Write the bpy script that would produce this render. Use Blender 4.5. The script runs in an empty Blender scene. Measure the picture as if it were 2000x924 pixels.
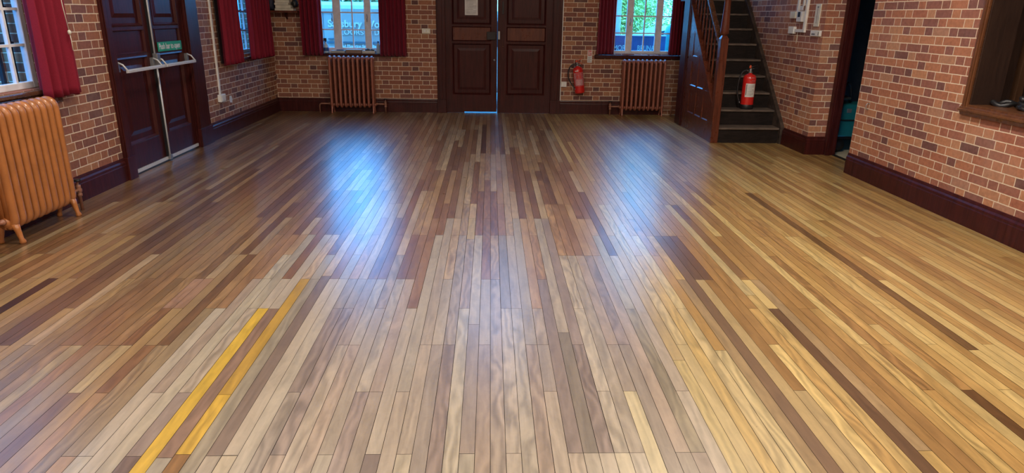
import bpy, bmesh, math, random
from mathutils import Vector, Matrix
rnd = random.Random(7)
C = bpy.context.scene.collection
PI = math.pi

# ------------------------------------------------------------------ camera
R3 = Matrix(((0.99943419, -0.00425944, -0.0333639), (-0.03031826, 0.31541724, -0.94846865), (0.0145635, 0.94894353, 0.31510963)))
cam_d = bpy.data.cameras.new('camera'); cam = bpy.data.objects.new('camera', cam_d); C.objects.link(cam)
cam_d.sensor_width = 36; cam_d.sensor_fit = 'HORIZONTAL'; cam_d.lens = 1306.24 / 2000 * 36
cam_d.clip_start = 0.05
cam.matrix_world = Matrix.Translation((0, 0, 1.6)) @ R3.to_4x4()
bpy.context.scene.camera = cam
vs = bpy.context.scene.view_settings
vs.view_transform = 'Standard'; vs.look = 'None'; vs.gamma = 1; vs.use_curve_mapping = False; vs.exposure = 0.0

# ------------------------------------------------------------------ material helpers
def newmat(name):
    m = bpy.data.materials.new(name); m.use_nodes = True
    nt = m.node_tree; b = nt.nodes['Principled BSDF']
    return m, nt, b
def setin(b, **kw):
    for k, v in kw.items():
        b.inputs[k.replace('_', ' ')].default_value = v
def N(nt, typ, **kw):
    n = nt.nodes.new(typ)
    for k, v in kw.items(): setattr(n, k, v)
    return n
def math_n(nt, op, a, b=None, c=None):
    n = nt.nodes.new('ShaderNodeMath'); n.operation = op
    for i, v in enumerate((a, b, c)):
        if v is None: continue
        if isinstance(v, (int, float)): n.inputs[i].default_value = v
        else: nt.links.new(v, n.inputs[i])
    return n.outputs[0]
def ramp(nt, fac, stops, interp='LINEAR'):
    r = nt.nodes.new('ShaderNodeValToRGB'); r.color_ramp.interpolation = interp
    e = r.color_ramp.elements
    while len(e) < len(stops): e.new(0.5)
    for i, (p, c) in enumerate(stops):
        e[i].position = p; e[i].color = (*c, 1)
    nt.links.new(fac, r.inputs[0]); return r.outputs[0]
def mixc(nt, fac, a, b, blend='MIX'):
    n = nt.nodes.new('ShaderNodeMix'); n.data_type = 'RGBA'; n.blend_type = blend
    for s, v in ((n.inputs[0], fac), (n.inputs[6], a), (n.inputs[7], b)):
        if isinstance(v, (int, float)): s.default_value = v
        elif isinstance(v, tuple): s.default_value = (*v[:3], 1)
        else: nt.links.new(v, s)
    return n.outputs[2]

def simple(name, col, rough=0.5, metal=0.0, var=0.12, scale=12, coat=0.0, spec=0.5, bump=0.0):
    """plain paint / plastic / metal with a little procedural unevenness"""
    m, nt, b = newmat(name)
    tc = N(nt, 'ShaderNodeTexCoord'); no = N(nt, 'ShaderNodeTexNoise'); no.inputs['Scale'].default_value = scale; no.inputs['Detail'].default_value = 4
    nt.links.new(tc.outputs['Object'], no.inputs['Vector'])
    lo = tuple(max(0, c * (1 - var)) for c in col); hi = tuple(min(1, c * (1 + var)) for c in col)
    nt.links.new(ramp(nt, no.outputs['Fac'], [(0.3, lo), (0.7, hi)]), b.inputs['Base Color'])
    setin(b, Roughness=rough, Metallic=metal)
    b.inputs['Coat Weight'].default_value = coat; b.inputs['Coat Roughness'].default_value = 0.15
    b.inputs['Specular IOR Level'].default_value = spec
    if bump:
        bp = N(nt, 'ShaderNodeBump'); bp.inputs['Strength'].default_value = bump; bp.inputs['Distance'].default_value = 0.004
        nt.links.new(no.outputs['Fac'], bp.inputs['Height']); nt.links.new(bp.outputs[0], b.inputs['Normal'])
    return m

def wood(name, dark, light, rough=0.3, stretch=(14, 14, 1.2), coat=0.3, spec=0.5):
    m, nt, b = newmat(name)
    tc = N(nt, 'ShaderNodeTexCoord'); mp = N(nt, 'ShaderNodeMapping'); mp.inputs['Scale'].default_value = stretch
    nt.links.new(tc.outputs['Object'], mp.inputs['Vector'])
    no = N(nt, 'ShaderNodeTexNoise'); no.inputs['Scale'].default_value = 2.2; no.inputs['Detail'].default_value = 8; no.inputs['Roughness'].default_value = 0.62; no.inputs['Distortion'].default_value = 0.6
    nt.links.new(mp.outputs[0], no.inputs['Vector'])
    base = ramp(nt, no.outputs['Fac'], [(0.32, dark), (0.72, light)])
    # worn scuffs
    n2 = N(nt, 'ShaderNodeTexNoise'); n2.inputs['Scale'].default_value = 9; n2.inputs['Detail'].default_value = 9; n2.inputs['Roughness'].default_value = 0.75
    nt.links.new(tc.outputs['Object'], n2.inputs['Vector'])
    sc = ramp(nt, n2.outputs['Fac'], [(0.68, (0, 0, 0)), (0.76, (1, 1, 1))])
    base = mixc(nt, math_n(nt, 'MULTIPLY', sc, 0.12), base, tuple(min(1, 2.6 * c + .02) for c in light))
    nt.links.new(base, b.inputs['Base Color'])
    nt.links.new(math_n(nt, 'MULTIPLY_ADD', n2.outputs['Fac'], 0.25, rough - 0.1), b.inputs['Roughness'])
    b.inputs['Coat Weight'].default_value = coat; b.inputs['Coat Roughness'].default_value = 0.18; b.inputs['Specular IOR Level'].default_value = spec
    bp = N(nt, 'ShaderNodeBump'); bp.inputs['Strength'].default_value = 0.15; bp.inputs['Distance'].default_value = 0.002
    nt.links.new(no.outputs['Fac'], bp.inputs['Height']); nt.links.new(bp.outputs[0], b.inputs['Normal'])
    return m

def brick(name, z0, u0, flip=1.0, pal=None, gain=1.0, mortar=(0.66, 0.54, 0.40)):
    """Flemish bond: stretcher, header, stretcher... every course shifted by half"""
    m, nt, b = newmat(name)
    L, H = 0.3375, 0.0747
    ge = N(nt, 'ShaderNodeNewGeometry'); sp = N(nt, 'ShaderNodeSeparateXYZ'); nt.links.new(ge.outputs['Position'], sp.inputs[0])
    sn = N(nt, 'ShaderNodeSeparateXYZ'); nt.links.new(ge.outputs['True Normal'], sn.inputs[0])
    # slight waviness of the joints
    wob = N(nt, 'ShaderNodeTexNoise'); wob.inputs['Scale'].default_value = 7; wob.inputs['Detail'].default_value = 3
    nt.links.new(ge.outputs['Position'], wob.inputs['Vector'])
    w = math_n(nt, 'MULTIPLY', math_n(nt, 'SUBTRACT', wob.outputs['Fac'], 0.5), 0.010)
    isx = math_n(nt, 'GREATER_THAN', math_n(nt, 'ABSOLUTE', sn.outputs[0]), 0.5)
    ux = math_n(nt, 'ADD', math_n(nt, 'MULTIPLY', sp.outputs[1], isx), math_n(nt, 'MULTIPLY', sp.outputs[0], math_n(nt, 'SUBTRACT', 1.0, isx)))
    u = math_n(nt, 'ADD', math_n(nt, 'MULTIPLY', ux, flip), w)
    z = math_n(nt, 'ADD', sp.outputs[2], math_n(nt, 'MULTIPLY', w, 0.6))
    vr = math_n(nt, 'DIVIDE', math_n(nt, 'SUBTRACT', z, z0), H)
    row = math_n(nt, 'FLOOR', vr); fv = math_n(nt, 'SUBTRACT', vr, row)
    rj = N(nt, 'ShaderNodeTexWhiteNoise', noise_dimensions='1D'); nt.links.new(row, rj.inputs['W'])
    jit = math_n(nt, 'MULTIPLY', math_n(nt, 'SUBTRACT', rj.outputs[0], 0.5), 0.07)
    uu = math_n(nt, 'ADD', math_n(nt, 'ADD', math_n(nt, 'DIVIDE', math_n(nt, 'SUBTRACT', u, u0), L), math_n(nt, 'MULTIPLY', row, 0.5)), jit)
    cell = math_n(nt, 'FLOOR', uu); fu = math_n(nt, 'SUBTRACT', uu, cell)
    hd = math_n(nt, 'GREATER_THAN', fu, 0.6667)
    loc = math_n(nt, 'MULTIPLY', math_n(nt, 'SUBTRACT', fu, math_n(nt, 'MULTIPLY', hd, 0.6667)), L)
    ln = math_n(nt, 'SUBTRACT', 0.6667 * L, math_n(nt, 'MULTIPLY', hd, 0.3334 * L))
    d = math_n(nt, 'MINIMUM', math_n(nt, 'MINIMUM', loc, math_n(nt, 'SUBTRACT', ln, loc)),
               math_n(nt, 'MINIMUM', math_n(nt, 'MULTIPLY', fv, H), math_n(nt, 'MULTIPLY', math_n(nt, 'SUBTRACT', 1.0, fv), H)))
    fn = N(nt, 'ShaderNodeTexNoise'); fn.inputs['Scale'].default_value = 90; fn.inputs['Detail'].default_value = 4
    nt.links.new(ge.outputs['Position'], fn.inputs['Vector'])
    d = math_n(nt, 'ADD', d, math_n(nt, 'MULTIPLY', math_n(nt, 'SUBTRACT', fn.outputs['Fac'], 0.5), 0.003))
    mr = N(nt, 'ShaderNodeMapRange', interpolation_type='SMOOTHSTEP'); mr.inputs[1].default_value = 0.0032; mr.inputs[2].default_value = 0.0052
    nt.links.new(d, mr.inputs[0]); mask = mr.outputs[0]
    cv = N(nt, 'ShaderNodeCombineXYZ'); nt.links.new(math_n(nt, 'MULTIPLY_ADD', cell, 2.0, hd), cv.inputs[0]); nt.links.new(row, cv.inputs[1]); nt.links.new(isx, cv.inputs[2])
    wn = N(nt, 'ShaderNodeTexWhiteNoise', noise_dimensions='3D'); nt.links.new(cv.outputs[0], wn.inputs['Vector'])
    pal = pal or [(0.0, (0.115, 0.052, 0.046)), (0.12, (0.180, 0.076, 0.060)), (0.28, (0.225, 0.090, 0.062)), (0.46, (0.265, 0.100, 0.060)), (0.64, (0.295, 0.118, 0.066)), (0.80, (0.325, 0.140, 0.076)), (0.93, (0.355, 0.172, 0.092)), (1.0, (0.29, 0.15, 0.10))]
    pal = [(p_, tuple(min(1, q_ * gain) for q_ in c_)) for p_, c_ in pal]
    bc = ramp(nt, wn.outputs[0], pal)
    no = N(nt, 'ShaderNodeTexNoise'); no.inputs['Scale'].default_value = 34; no.inputs['Detail'].default_value = 6; no.inputs['Roughness'].default_value = 0.65
    nt.links.new(ge.outputs['Position'], no.inputs['Vector'])
    sh = math_n(nt, 'MULTIPLY_ADD', no.outputs['Fac'], 1.0, 0.48)
    vm = N(nt, 'ShaderNodeVectorMath', operation='SCALE'); nt.links.new(bc, vm.inputs[0]); nt.links.new(sh, vm.inputs['Scale'])
    # broad lime bloom / repairs
    bl = N(nt, 'ShaderNodeTexNoise'); bl.inputs['Scale'].default_value = 2.2; bl.inputs['Detail'].default_value = 6
    nt.links.new(ge.outputs['Position'], bl.inputs['Vector'])
    blf = math_n(nt, 'MULTIPLY', ramp(nt, bl.outputs['Fac'], [(0.56, (0, 0, 0)), (0.74, (1, 1, 1))]), 0.22)
    bcol = mixc(nt, blf, vm.outputs[0], (0.42, 0.31, 0.24))
    mcol = mixc(nt, no.outputs['Fac'], tuple(c * 0.8 for c in mortar), tuple(min(1, c * 1.2) for c in mortar))
    nt.links.new(mixc(nt, mask, mcol, bcol), b.inputs['Base Color'])
    setin(b, Roughness=0.72); b.inputs['Specular IOR Level'].default_value = 0.35
    hh = math_n(nt, 'ADD', math_n(nt, 'MULTIPLY', mask, 1.0), math_n(nt, 'MULTIPLY', no.outputs['Fac'], 0.25))
    bp = N(nt, 'ShaderNodeBump'); bp.inputs['Strength'].default_value = 0.5; bp.inputs['Distance'].default_value = 0.004
    nt.links.new(hh, bp.inputs['Height']); nt.links.new(bp.outputs[0], b.inputs['Normal'])
    return m

def glass_mat(name):
    m = bpy.data.materials.new(name); m.use_nodes = True; nt = m.node_tree
    nt.nodes.remove(nt.nodes['Principled BSDF']); out = nt.nodes['Material Output']
    t = N(nt, 'ShaderNodeBsdfTransparent'); t.inputs[0].default_value = (0.95, 0.97, 0.98, 1)
    g = N(nt, 'ShaderNodeBsdfGlossy'); g.inputs['Roughness'].default_value = 0.02
    no = N(nt, 'ShaderNodeTexNoise'); no.inputs['Scale'].default_value = 5
    lw = N(nt, 'ShaderNodeLayerWeight'); lw.inputs['Blend'].default_value = 0.5
    fr = math_n(nt, 'MULTIPLY_ADD', math_n(nt, 'POWER', lw.outputs['Facing'], 5.0), 0.9, 0.03)
    bp = N(nt, 'ShaderNodeBump'); bp.inputs['Strength'].default_value = 0.02
    nt.links.new(no.outputs['Fac'], bp.inputs['Height']); nt.links.new(bp.outputs[0], g.inputs['Normal'])
    mx = N(nt, 'ShaderNodeMixShader'); nt.links.new(fr, mx.inputs[0]); nt.links.new(t.outputs[0], mx.inputs[1]); nt.links.new(g.outputs[0], mx.inputs[2])
    nt.links.new(mx.outputs[0], out.inputs['Surface'])
    return m

def emit(name, col, s):
    m, nt, b = newmat(name); b.inputs['Base Color'].default_value = (*col, 1); b.inputs['Emission Color'].default_value = (*col, 1); b.inputs['Emission Strength'].default_value = s
    return m

def floor_mat(name):
    m, nt, b = newmat(name)
    at = N(nt, 'ShaderNodeAttribute', attribute_name='board'); ar = N(nt, 'ShaderNodeAttribute', attribute_name='grain')
    ge = N(nt, 'ShaderNodeNewGeometry')
    # per-board shifted coordinates
    off = N(nt, 'ShaderNodeVectorMath', operation='MULTIPLY'); nt.links.new(ar.outputs['Color'], off.inputs[0]); off.inputs[1].default_value = (3.1, 17.0, 9.0)
    ad = N(nt, 'ShaderNodeVectorMath', operation='ADD'); nt.links.new(ge.outputs['Position'], ad.inputs[0]); nt.links.new(off.outputs[0], ad.inputs[1])
    mp = N(nt, 'ShaderNodeMapping'); mp.inputs['Scale'].default_value = (85, 3.2, 1); nt.links.new(ad.outputs[0], mp.inputs[0])
    fine = N(nt, 'ShaderNodeTexNoise'); fine.inputs['Scale'].default_value = 1.0; fine.inputs['Detail'].default_value = 7; fine.inputs['Roughness'].default_value = 0.65; fine.inputs['Distortion'].default_value = 0.3
    nt.links.new(mp.outputs[0], fine.inputs['Vector'])
    mp2 = N(nt, 'ShaderNodeMapping'); mp2.inputs['Scale'].default_value = (9, 1.3, 1); nt.links.new(ad.outputs[0], mp2.inputs[0])
    broad = N(nt, 'ShaderNodeTexNoise'); broad.inputs['Scale'].default_value = 1.6; broad.inputs['Detail'].default_value = 3; broad.inputs['Distortion'].default_value = 1.6
    nt.links.new(mp2.outputs[0], broad.inputs['Vector'])
    mp3 = N(nt, 'ShaderNodeMapping'); mp3.inputs['Scale'].default_value = (6, 1.6, 1); nt.links.new(ad.outputs[0], mp3.inputs[0])
    wv = N(nt, 'ShaderNodeTexWave', wave_type='BANDS', bands_direction='X'); wv.inputs['Scale'].default_value = 1.1; wv.inputs['Distortion'].default_value = 16; wv.inputs['Detail'].default_value = 2.5; wv.inputs['Detail Scale'].default_value = 1.2
    nt.links.new(mp3.outputs[0], wv.inputs['Vector'])
    sp = N(nt, 'ShaderNodeSeparateColor'); nt.links.new(ar.outputs['Color'], sp.inputs[0])
    g1 = math_n(nt, 'MULTIPLY', math_n(nt, 'SUBTRACT', fine.outputs['Fac'], 0.5), 0.36)
    g2 = math_n(nt, 'MULTIPLY', math_n(nt, 'SUBTRACT', broad.outputs['Fac'], 0.5), 0.85)
    g3 = math_n(nt, 'MULTIPLY', math_n(nt, 'MULTIPLY', math_n(nt, 'SUBTRACT', wv.outputs['Fac'], 0.5), 0.42), sp.outputs[2])
    cu = N(nt, 'ShaderNodeTexNoise'); cu.inputs['Scale'].default_value = 1.0; cu.inputs['Detail'].default_value = 3; cu.inputs['Distortion'].default_value = 1.2
    mp5 = N(nt, 'ShaderNodeMapping'); mp5.inputs['Scale'].default_value = (24, 15, 1); nt.links.new(ad.outputs[0], mp5.inputs[0]); nt.links.new(mp5.outputs[0], cu.inputs['Vector'])
    g4 = math_n(nt, 'MULTIPLY', math_n(nt, 'SUBTRACT', cu.outputs['Fac'], 0.5), 0.30)
    g = math_n(nt, 'ADD', math_n(nt, 'ADD', math_n(nt, 'ADD', math_n(nt, 'ADD', g1, g2), g3), g4), 1.0)
    vm = N(nt, 'ShaderNodeVectorMath', operation='SCALE'); nt.links.new(at.outputs['Color'], vm.inputs[0]); nt.links.new(g, vm.inputs['Scale'])
    col = vm.outputs[0]
    # old stain left in the open pores of the middle of the room: dappled patches with their own outline
    pc = N(nt, 'ShaderNodeTexNoise'); pc.inputs['Scale'].default_value = 1.0; pc.inputs['Detail'].default_value = 5; pc.inputs['Distortion'].default_value = 0.8
    mp4 = N(nt, 'ShaderNodeMapping'); mp4.inputs['Scale'].default_value = (7, 2.0, 1); nt.links.new(ad.outputs[0], mp4.inputs[0]); nt.links.new(mp4.outputs[0], pc.inputs['Vector'])
    pat = math_n(nt, 'MULTIPLY', ramp(nt, pc.outputs['Fac'], [(0.46, (0, 0, 0)), (0.68, (1, 1, 1))]), math_n(nt, 'MULTIPLY', sp.outputs[1], 0.55))
    dk = N(nt, 'ShaderNodeVectorMath', operation='MULTIPLY'); nt.links.new(col, dk.inputs[0]); dk.inputs[1].default_value = (0.52, 0.42, 0.33)
    col = mixc(nt, pat, col, dk.outputs[0])
    # nail holes
    vo = N(nt, 'ShaderNodeTexVoronoi'); vo.inputs['Scale'].default_value = 9; nt.links.new(ad.outputs[0], vo.inputs['Vector'])
    hole = math_n(nt, 'LESS_THAN', vo.outputs['Distance'], 0.022)
    col = mixc(nt, math_n(nt, 'MULTIPLY', hole, 0.7), col, (0.04, 0.02, 0.015))
    nt.links.new(col, b.inputs['Base Color'])
    rn = N(nt, 'ShaderNodeTexNoise'); rn.inputs['Scale'].default_value = 1.3; rn.inputs['Detail'].default_value = 5
    nt.links.new(ge.outputs['Position'], rn.inputs['Vector'])
    nt.links.new(math_n(nt, 'ADD', math_n(nt, 'MULTIPLY_ADD', rn.outputs['Fac'], 0.12, 0.235), math_n(nt, 'MULTIPLY', sp.outputs[0], 0.06)), b.inputs['Roughness'])
    b.inputs['Specular IOR Level'].default_value = 0.5
    b.inputs['Coat Weight'].default_value = 0.9; b.inputs['Coat Roughness'].default_value = 0.28; b.inputs['Coat IOR'].default_value = 1.65
    bp = N(nt, 'ShaderNodeBump'); bp.inputs['Strength'].default_value = 0.12; bp.inputs['Distance'].default_value = 0.001
    nt.links.new(fine.outputs['Fac'], bp.inputs['Height']); nt.links.new(bp.outputs[0], b.inputs['Normal'])
    return m

# ------------------------------------------------------------------ mesh helpers
def finish(name, bm, mats, parent=None, smooth=False, bevel=0.0, seg=2):
    """link one mesh object; vertices are given in world space (or the parent's space when the parent has local=True)"""
    if parent is not None and not parent.get('_local'):
        bmesh.ops.translate(bm, verts=bm.verts, vec=-root_loc(parent))
    bmesh.ops.recalc_face_normals(bm, faces=bm.faces)
    me = bpy.data.meshes.new(name); bm.to_mesh(me); bm.free()
    for mm in (mats if isinstance(mats, (list, tuple)) else [mats]): me.materials.append(mm)
    o = bpy.data.objects.new(name, me); C.objects.link(o)
    if parent is not None: o.parent = parent
    if smooth:
        for p in me.polygons: p.use_smooth = True
    if bevel:
        md = o.modifiers.new('bevel', 'BEVEL'); md.width = bevel; md.segments = seg; md.limit_method = 'ANGLE'; md.angle_limit = 0.7
    return o
def root_loc(o):
    v = Vector((0, 0, 0))
    while o is not None:
        if o.get('_local'): break
        v += o.location; o = o.parent
    return v
def thing(name, label, cat, loc=(0, 0, 0), group=None, local=False):
    o = bpy.data.objects.new(name, None); C.objects.link(o); o.location = loc; o.empty_display_size = 0.1
    if label: o['label'] = label
    if cat: o['category'] = cat
    if group: o['group'] = group
    if local: o['_local'] = 1
    return o
def tag(o, label, cat, group=None):
    o['label'] = label; o['category'] = cat
    if group: o['group'] = group
    return o
def struct(o): o['kind'] = 'structure'; return o
def sroot(name, loc):
    o = bpy.data.objects.new(name, None); C.objects.link(o); o.location = loc; o.empty_display_size = 0.1; o['kind'] = 'structure'; return o
def B(): return bmesh.new()
def box(bm, x0, x1, y0, y1, z0, z1, M=None):
    vs_ = [bm.verts.new(Vector(p)) for p in ((x0, y0, z0), (x1, y0, z0), (x1, y1, z0), (x0, y1, z0), (x0, y0, z1), (x1, y0, z1), (x1, y1, z1), (x0, y1, z1))]
    fs = [bm.faces.new([vs_[i] for i in f]) for f in ((0, 3, 2, 1), (4, 5, 6, 7), (0, 1, 5, 4), (1, 2, 6, 5), (2, 3, 7, 6), (3, 0, 4, 7))]
    if M is not None:
        for v in vs_: v.co = M @ v.co
    return fs
def prism(bm, pts2, axis, a, b_, mat=0):
    """extrude a 2D outline along an axis: axis 0 -> pts (y,z); 1 -> (x,z); 2 -> (x,y)"""
    def mk(p, t):
        return ((t, p[0], p[1]), (p[0], t, p[1]), (p[0], p[1], t))[axis]
    A = [bm.verts.new(mk(p, a)) for p in pts2]; Bv = [bm.verts.new(mk(p, b_)) for p in pts2]
    n = len(pts2); bm.faces.new(A); bm.faces.new(Bv[::-1])
    for i in range(n): bm.faces.new((A[i], Bv[i], Bv[(i + 1) % n], A[(i + 1) % n]))
def tube(bm, pts, r, seg=10, caps=True, ell=None):
    """tube along a polyline; r scalar or per-point list; ell=(ref vector, factor) squashes"""
    pts = [Vector(p) for p in pts]; rs = r if isinstance(r, (list, tuple)) else [r] * len(pts)
    rings = []; prev = None
    for i, p in enumerate(pts):
        d = (pts[min(i + 1, len(pts) - 1)] - pts[max(i - 1, 0)])
        if d.length < 1e-9: d = Vector((0, 0, 1))
        d.normalize()
        if prev is None:
            a = Vector((0, 0, 1)) if abs(d.z) < 0.9 else Vector((1, 0, 0))
            n1 = d.cross(a).normalized()
        else:
            n1 = (prev - d * prev.dot(d)).normalized()
        prev = n1; n2 = d.cross(n1)
        ring = []
        for k in range(seg):
            t = 2 * PI * k / seg
            ring.append(bm.verts.new(p + (n1 * math.cos(t) + n2 * math.sin(t)) * rs[i]))
        rings.append(ring)
    for i in range(len(rings) - 1):
        for k in range(seg):
            bm.faces.new((rings[i][k], rings[i][(k + 1) % seg], rings[i + 1][(k + 1) % seg], rings[i + 1][k]))
    if caps:
        bm.faces.new(rings[0][::-1]); bm.faces.new(rings[-1])
def lathe(bm, prof, c=(0, 0, 0), seg=20, M=None):
    """profile [(r,z)...] revolved about z"""
    rings = []
    for r, z in prof:
        rings.append([bm.verts.new(Vector((c[0] + r * math.cos(2 * PI * k / seg), c[1] + r * math.sin(2 * PI * k / seg), c[2] + z))) for k in range(seg)])
    for i in range(len(rings) - 1):
        for k in range(seg):
            bm.faces.new((rings[i][k], rings[i][(k + 1) % seg], rings[i + 1][(k + 1) % seg], rings[i + 1][k]))
    bm.faces.new(rings[0][::-1]); bm.faces.new(rings[-1])
    if M is not None:
        for ring in rings:
            for v in ring: v.co = M @ v.co
def arc(c, r, a0, a1, n, plane='xz'):
    o = []
    for i in range(n + 1):
        t = a0 + (a1 - a0) * i / n; p, q = r * math.cos(t), r * math.sin(t)
        o.append({'xz': (c[0] + p, c[1], c[2] + q), 'yz': (c[0], c[1] + p, c[2] + q), 'xy': (c[0] + p, c[1] + q, c[2])}[plane])
    return o
def text(body, size, loc, rotm, mat, parent, name='lettering', align='LEFT', spacing=1.0, extrude=0.0008, bold=0.0, sx=1.0):
    cu = bpy.data.curves.new(name, 'FONT'); cu.body = body; cu.size = size; cu.extrude = extrude; cu.align_x = align; cu.space_character = spacing; cu.offset = bold
    cu.materials.append(mat)
    o = bpy.data.objects.new(name, cu); C.objects.link(o)
    l = Vector(loc)
    if parent is not None:
        if not parent.get('_local'): l = l - root_loc(parent)
    ml = Matrix.Translation(l) @ rotm.to_4x4() @ Matrix.Diagonal((sx, 1, 1, 1))
    bpy.context.view_layer.update()
    me = bpy.data.meshes.new_from_object(o.evaluated_get(bpy.context.evaluated_depsgraph_get()))
    me.transform(ml); bpy.data.objects.remove(o)
    q = bpy.data.objects.new(name, me); C.objects.link(q)
    if parent is not None: q.parent = parent
    return q
FACE_MY = Matrix(((1, 0, 0), (0, 0, -1), (0, 1, 0)))       # lettering read when looking towards +Y
FACE_PX = Matrix(((0, 0, 1), (1, 0, 0), (0, 1, 0)))        # lettering on the left wall, facing +X, reading towards +Y
FACE_MX = Matrix(((0, 0, -1), (-1, 0, 0), (0, 1, 0)))      # on the right wall, facing -X

# ------------------------------------------------------------------ materials
M_brickB = brick('brick_far_wall', 0.23, -3.207)
M_brickL = brick('brick_left_wall', 0.208, 0.02)
M_brickR = brick('brick_right_wall', 1.622, -6.772, -1.0, gain=1.22)
M_mah = wood('dark_mahogany', (0.025, 0.0045, 0.0044), (0.068, 0.0130, 0.0108), 0.33, coat=0.05, spec=0.22)
M_mahred = wood('red_mahogany', (0.060, 0.014, 0.008), (0.155, 0.042, 0.020), 0.27, coat=0.15, spec=0.35)
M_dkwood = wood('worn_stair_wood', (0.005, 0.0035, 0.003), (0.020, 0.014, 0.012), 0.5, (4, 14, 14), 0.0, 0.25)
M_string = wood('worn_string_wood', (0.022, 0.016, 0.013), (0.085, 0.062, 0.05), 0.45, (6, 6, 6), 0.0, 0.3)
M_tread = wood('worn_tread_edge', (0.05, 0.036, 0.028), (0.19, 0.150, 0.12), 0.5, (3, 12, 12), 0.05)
M_sill = wood('brown_sill_wood', (0.05, 0.020, 0.010), (0.13, 0.055, 0.028), 0.25, (14, 1.2, 14))
M_hatch = wood('oak_hatch_wood', (0.085, 0.030, 0.012), (0.17, 0.068, 0.028), 0.28, (14, 14, 1.5))
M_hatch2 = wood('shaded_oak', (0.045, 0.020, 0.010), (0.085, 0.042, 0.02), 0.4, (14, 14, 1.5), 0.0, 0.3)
M_hatchin = wood('dark_panel_wood', (0.020, 0.009, 0.006), (0.045, 0.022, 0.014), 0.5, (14, 14, 1.5), 0.0)
M_white = simple('white_paint', (0.62, 0.62, 0.62), 0.4)
M_frame = simple('window_frame_paint', (0.68, 0.68, 0.72), 0.4)
M_plastic = simple('white_plastic', (0.72, 0.73, 0.70), 0.35)
M_cream = simple('cream_plastic', (0.66, 0.64, 0.52), 0.4)
M_alu = simple('brushed_aluminium', (0.55, 0.56, 0.57), 0.42, 0.15, 0.05, 30)
M_steel = simple('dull_steel', (0.30, 0.31, 0.32), 0.4, 0.7)
M_black = simple('black_rubber', (0.012, 0.012, 0.014), 0.4)
M_blackm = simple('black_iron', (0.015, 0.015, 0.018), 0.35, 0.3)
M_brass = simple('copper_pipe_paint', (0.26, 0.115, 0.070), 0.35, 0.0, 0.25)
M_terra = simple('terracotta_radiator_paint', (0.31, 0.105, 0.065), 0.38, 0.0, 0.15, 9, 0.25)
M_orange = simple('orange_radiator_paint', (0.37, 0.135, 0.036), 0.33, 0.0, 0.14, 9, 0.3)
M_red = simple('extinguisher_red', (0.60, 0.018, 0.014), 0.25, 0.0, 0.05, 8, 0.5)
M_redbits = simple('orange_red_plastic', (0.62, 0.10, 0.04), 0.4)
M_pink = simple('faded_label_red', (0.50, 0.12, 0.13), 0.5, 0.0, 0.4, 60)
M_paper = simple('paper', (0.66, 0.66, 0.63), 0.7)
M_print = simple('grey_print', (0.16, 0.16, 0.17), 0.7)
M_green = simple('sign_green', (0.02, 0.34, 0.20), 0.35)
M_signred = simple('sign_red', (0.55, 0.06, 0.05), 0.4)
M_glass = glass_mat('window_glass')
M_ceil = simple('ceiling_plaster', (0.72, 0.70, 0.66), 0.8)
M_lino = simple('cream_lino', (0.42, 0.38, 0.28), 0.5)
M_teal = simple('teal_machine_paint', (0.008, 0.13, 0.15), 0.4)
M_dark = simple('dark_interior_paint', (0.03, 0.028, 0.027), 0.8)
M_floor = floor_mat('strip_floor')
M_gap = simple('floor_gap', (0.012, 0.007, 0.005), 0.8)

def curtain_mat():
    m, nt, b = newmat('crimson_curtain')
    tc = N(nt, 'ShaderNodeTexCoord'); no = N(nt, 'ShaderNodeTexNoise'); no.inputs['Scale'].default_value = 300; no.inputs['Detail'].default_value = 2
    nt.links.new(tc.outputs['Object'], no.inputs['Vector'])
    nt.links.new(ramp(nt, no.outputs['Fac'], [(0.3, (0.15, 0.006, 0.017)), (0.7, (0.23, 0.010, 0.028))]), b.inputs['Base Color'])
    setin(b, Roughness=0.75); b.inputs['Sheen Weight'].default_value = 0.35; b.inputs['Sheen Roughness'].default_value = 0.4; b.inputs['Sheen Tint'].default_value = (0.9, 0.3, 0.45, 1)
    b.inputs['Specular IOR Level'].default_value = 0.2
    return m
M_curt = curtain_mat()

# ------------------------------------------------------------------ room shell
XL, YB, XR, ZC, YR = -3.56, 11.5, 3.92, 4.7, -4.5
def wall(name, axis, c0, c1, a0, a1, openings, mat, z0=0.0, z1=ZC):
    """wall slab; axis 0: plane x=c, runs along y; axis 1: plane y=c, runs along x"""
    bm = B()
    us = sorted({a0, a1, *[o[0] for o in openings], *[o[1] for o in openings]})
    zs = sorted({z0, z1, *[o[2] for o in openings], *[o[3] for o in openings]})
    for i in range(len(us) - 1):
        # merge vertical runs
        j = 0
        while j < len(zs) - 1:
            um, zm = (us[i] + us[i + 1]) / 2, (zs[j] + zs[j + 1]) / 2
            if any(o[0] < um < o[1] and o[2] < zm < o[3] for o in openings): j += 1; continue
            k = j + 1
            while k < len(zs) - 1 and not any(o[0] < um < o[1] and o[2] < (zs[k] + zs[k + 1]) / 2 < o[3] for o in openings): k += 1
            if axis == 0: box(bm, c0, c1, us[i], us[i + 1], zs[j], zs[k])
            else: box(bm, us[i], us[i + 1], c0, c1, zs[j], zs[k])
            j = k
    return struct(finish(name, bm, mat))
W1 = (-3.01, -1.57, 0.95, 3.05); W2 = (1.80, 3.28, 1.0, 3.05); DB = (-0.76, 1.03, 0.0, 2.5); WG = (-0.55, 0.75, 3.35, 4.3)
wall('wall_back', 1, YB, YB + 0.3, XL - 0.3, 4.6, [W1, W2, DB, WG], M_brickB)
WL1 = (3.6, 5.60, 0.99, 2.6); WL2 = (9.62, 10.98, 1.0, 2.6); DL = (6.63, 8.27, 0.0, 2.4)
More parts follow.
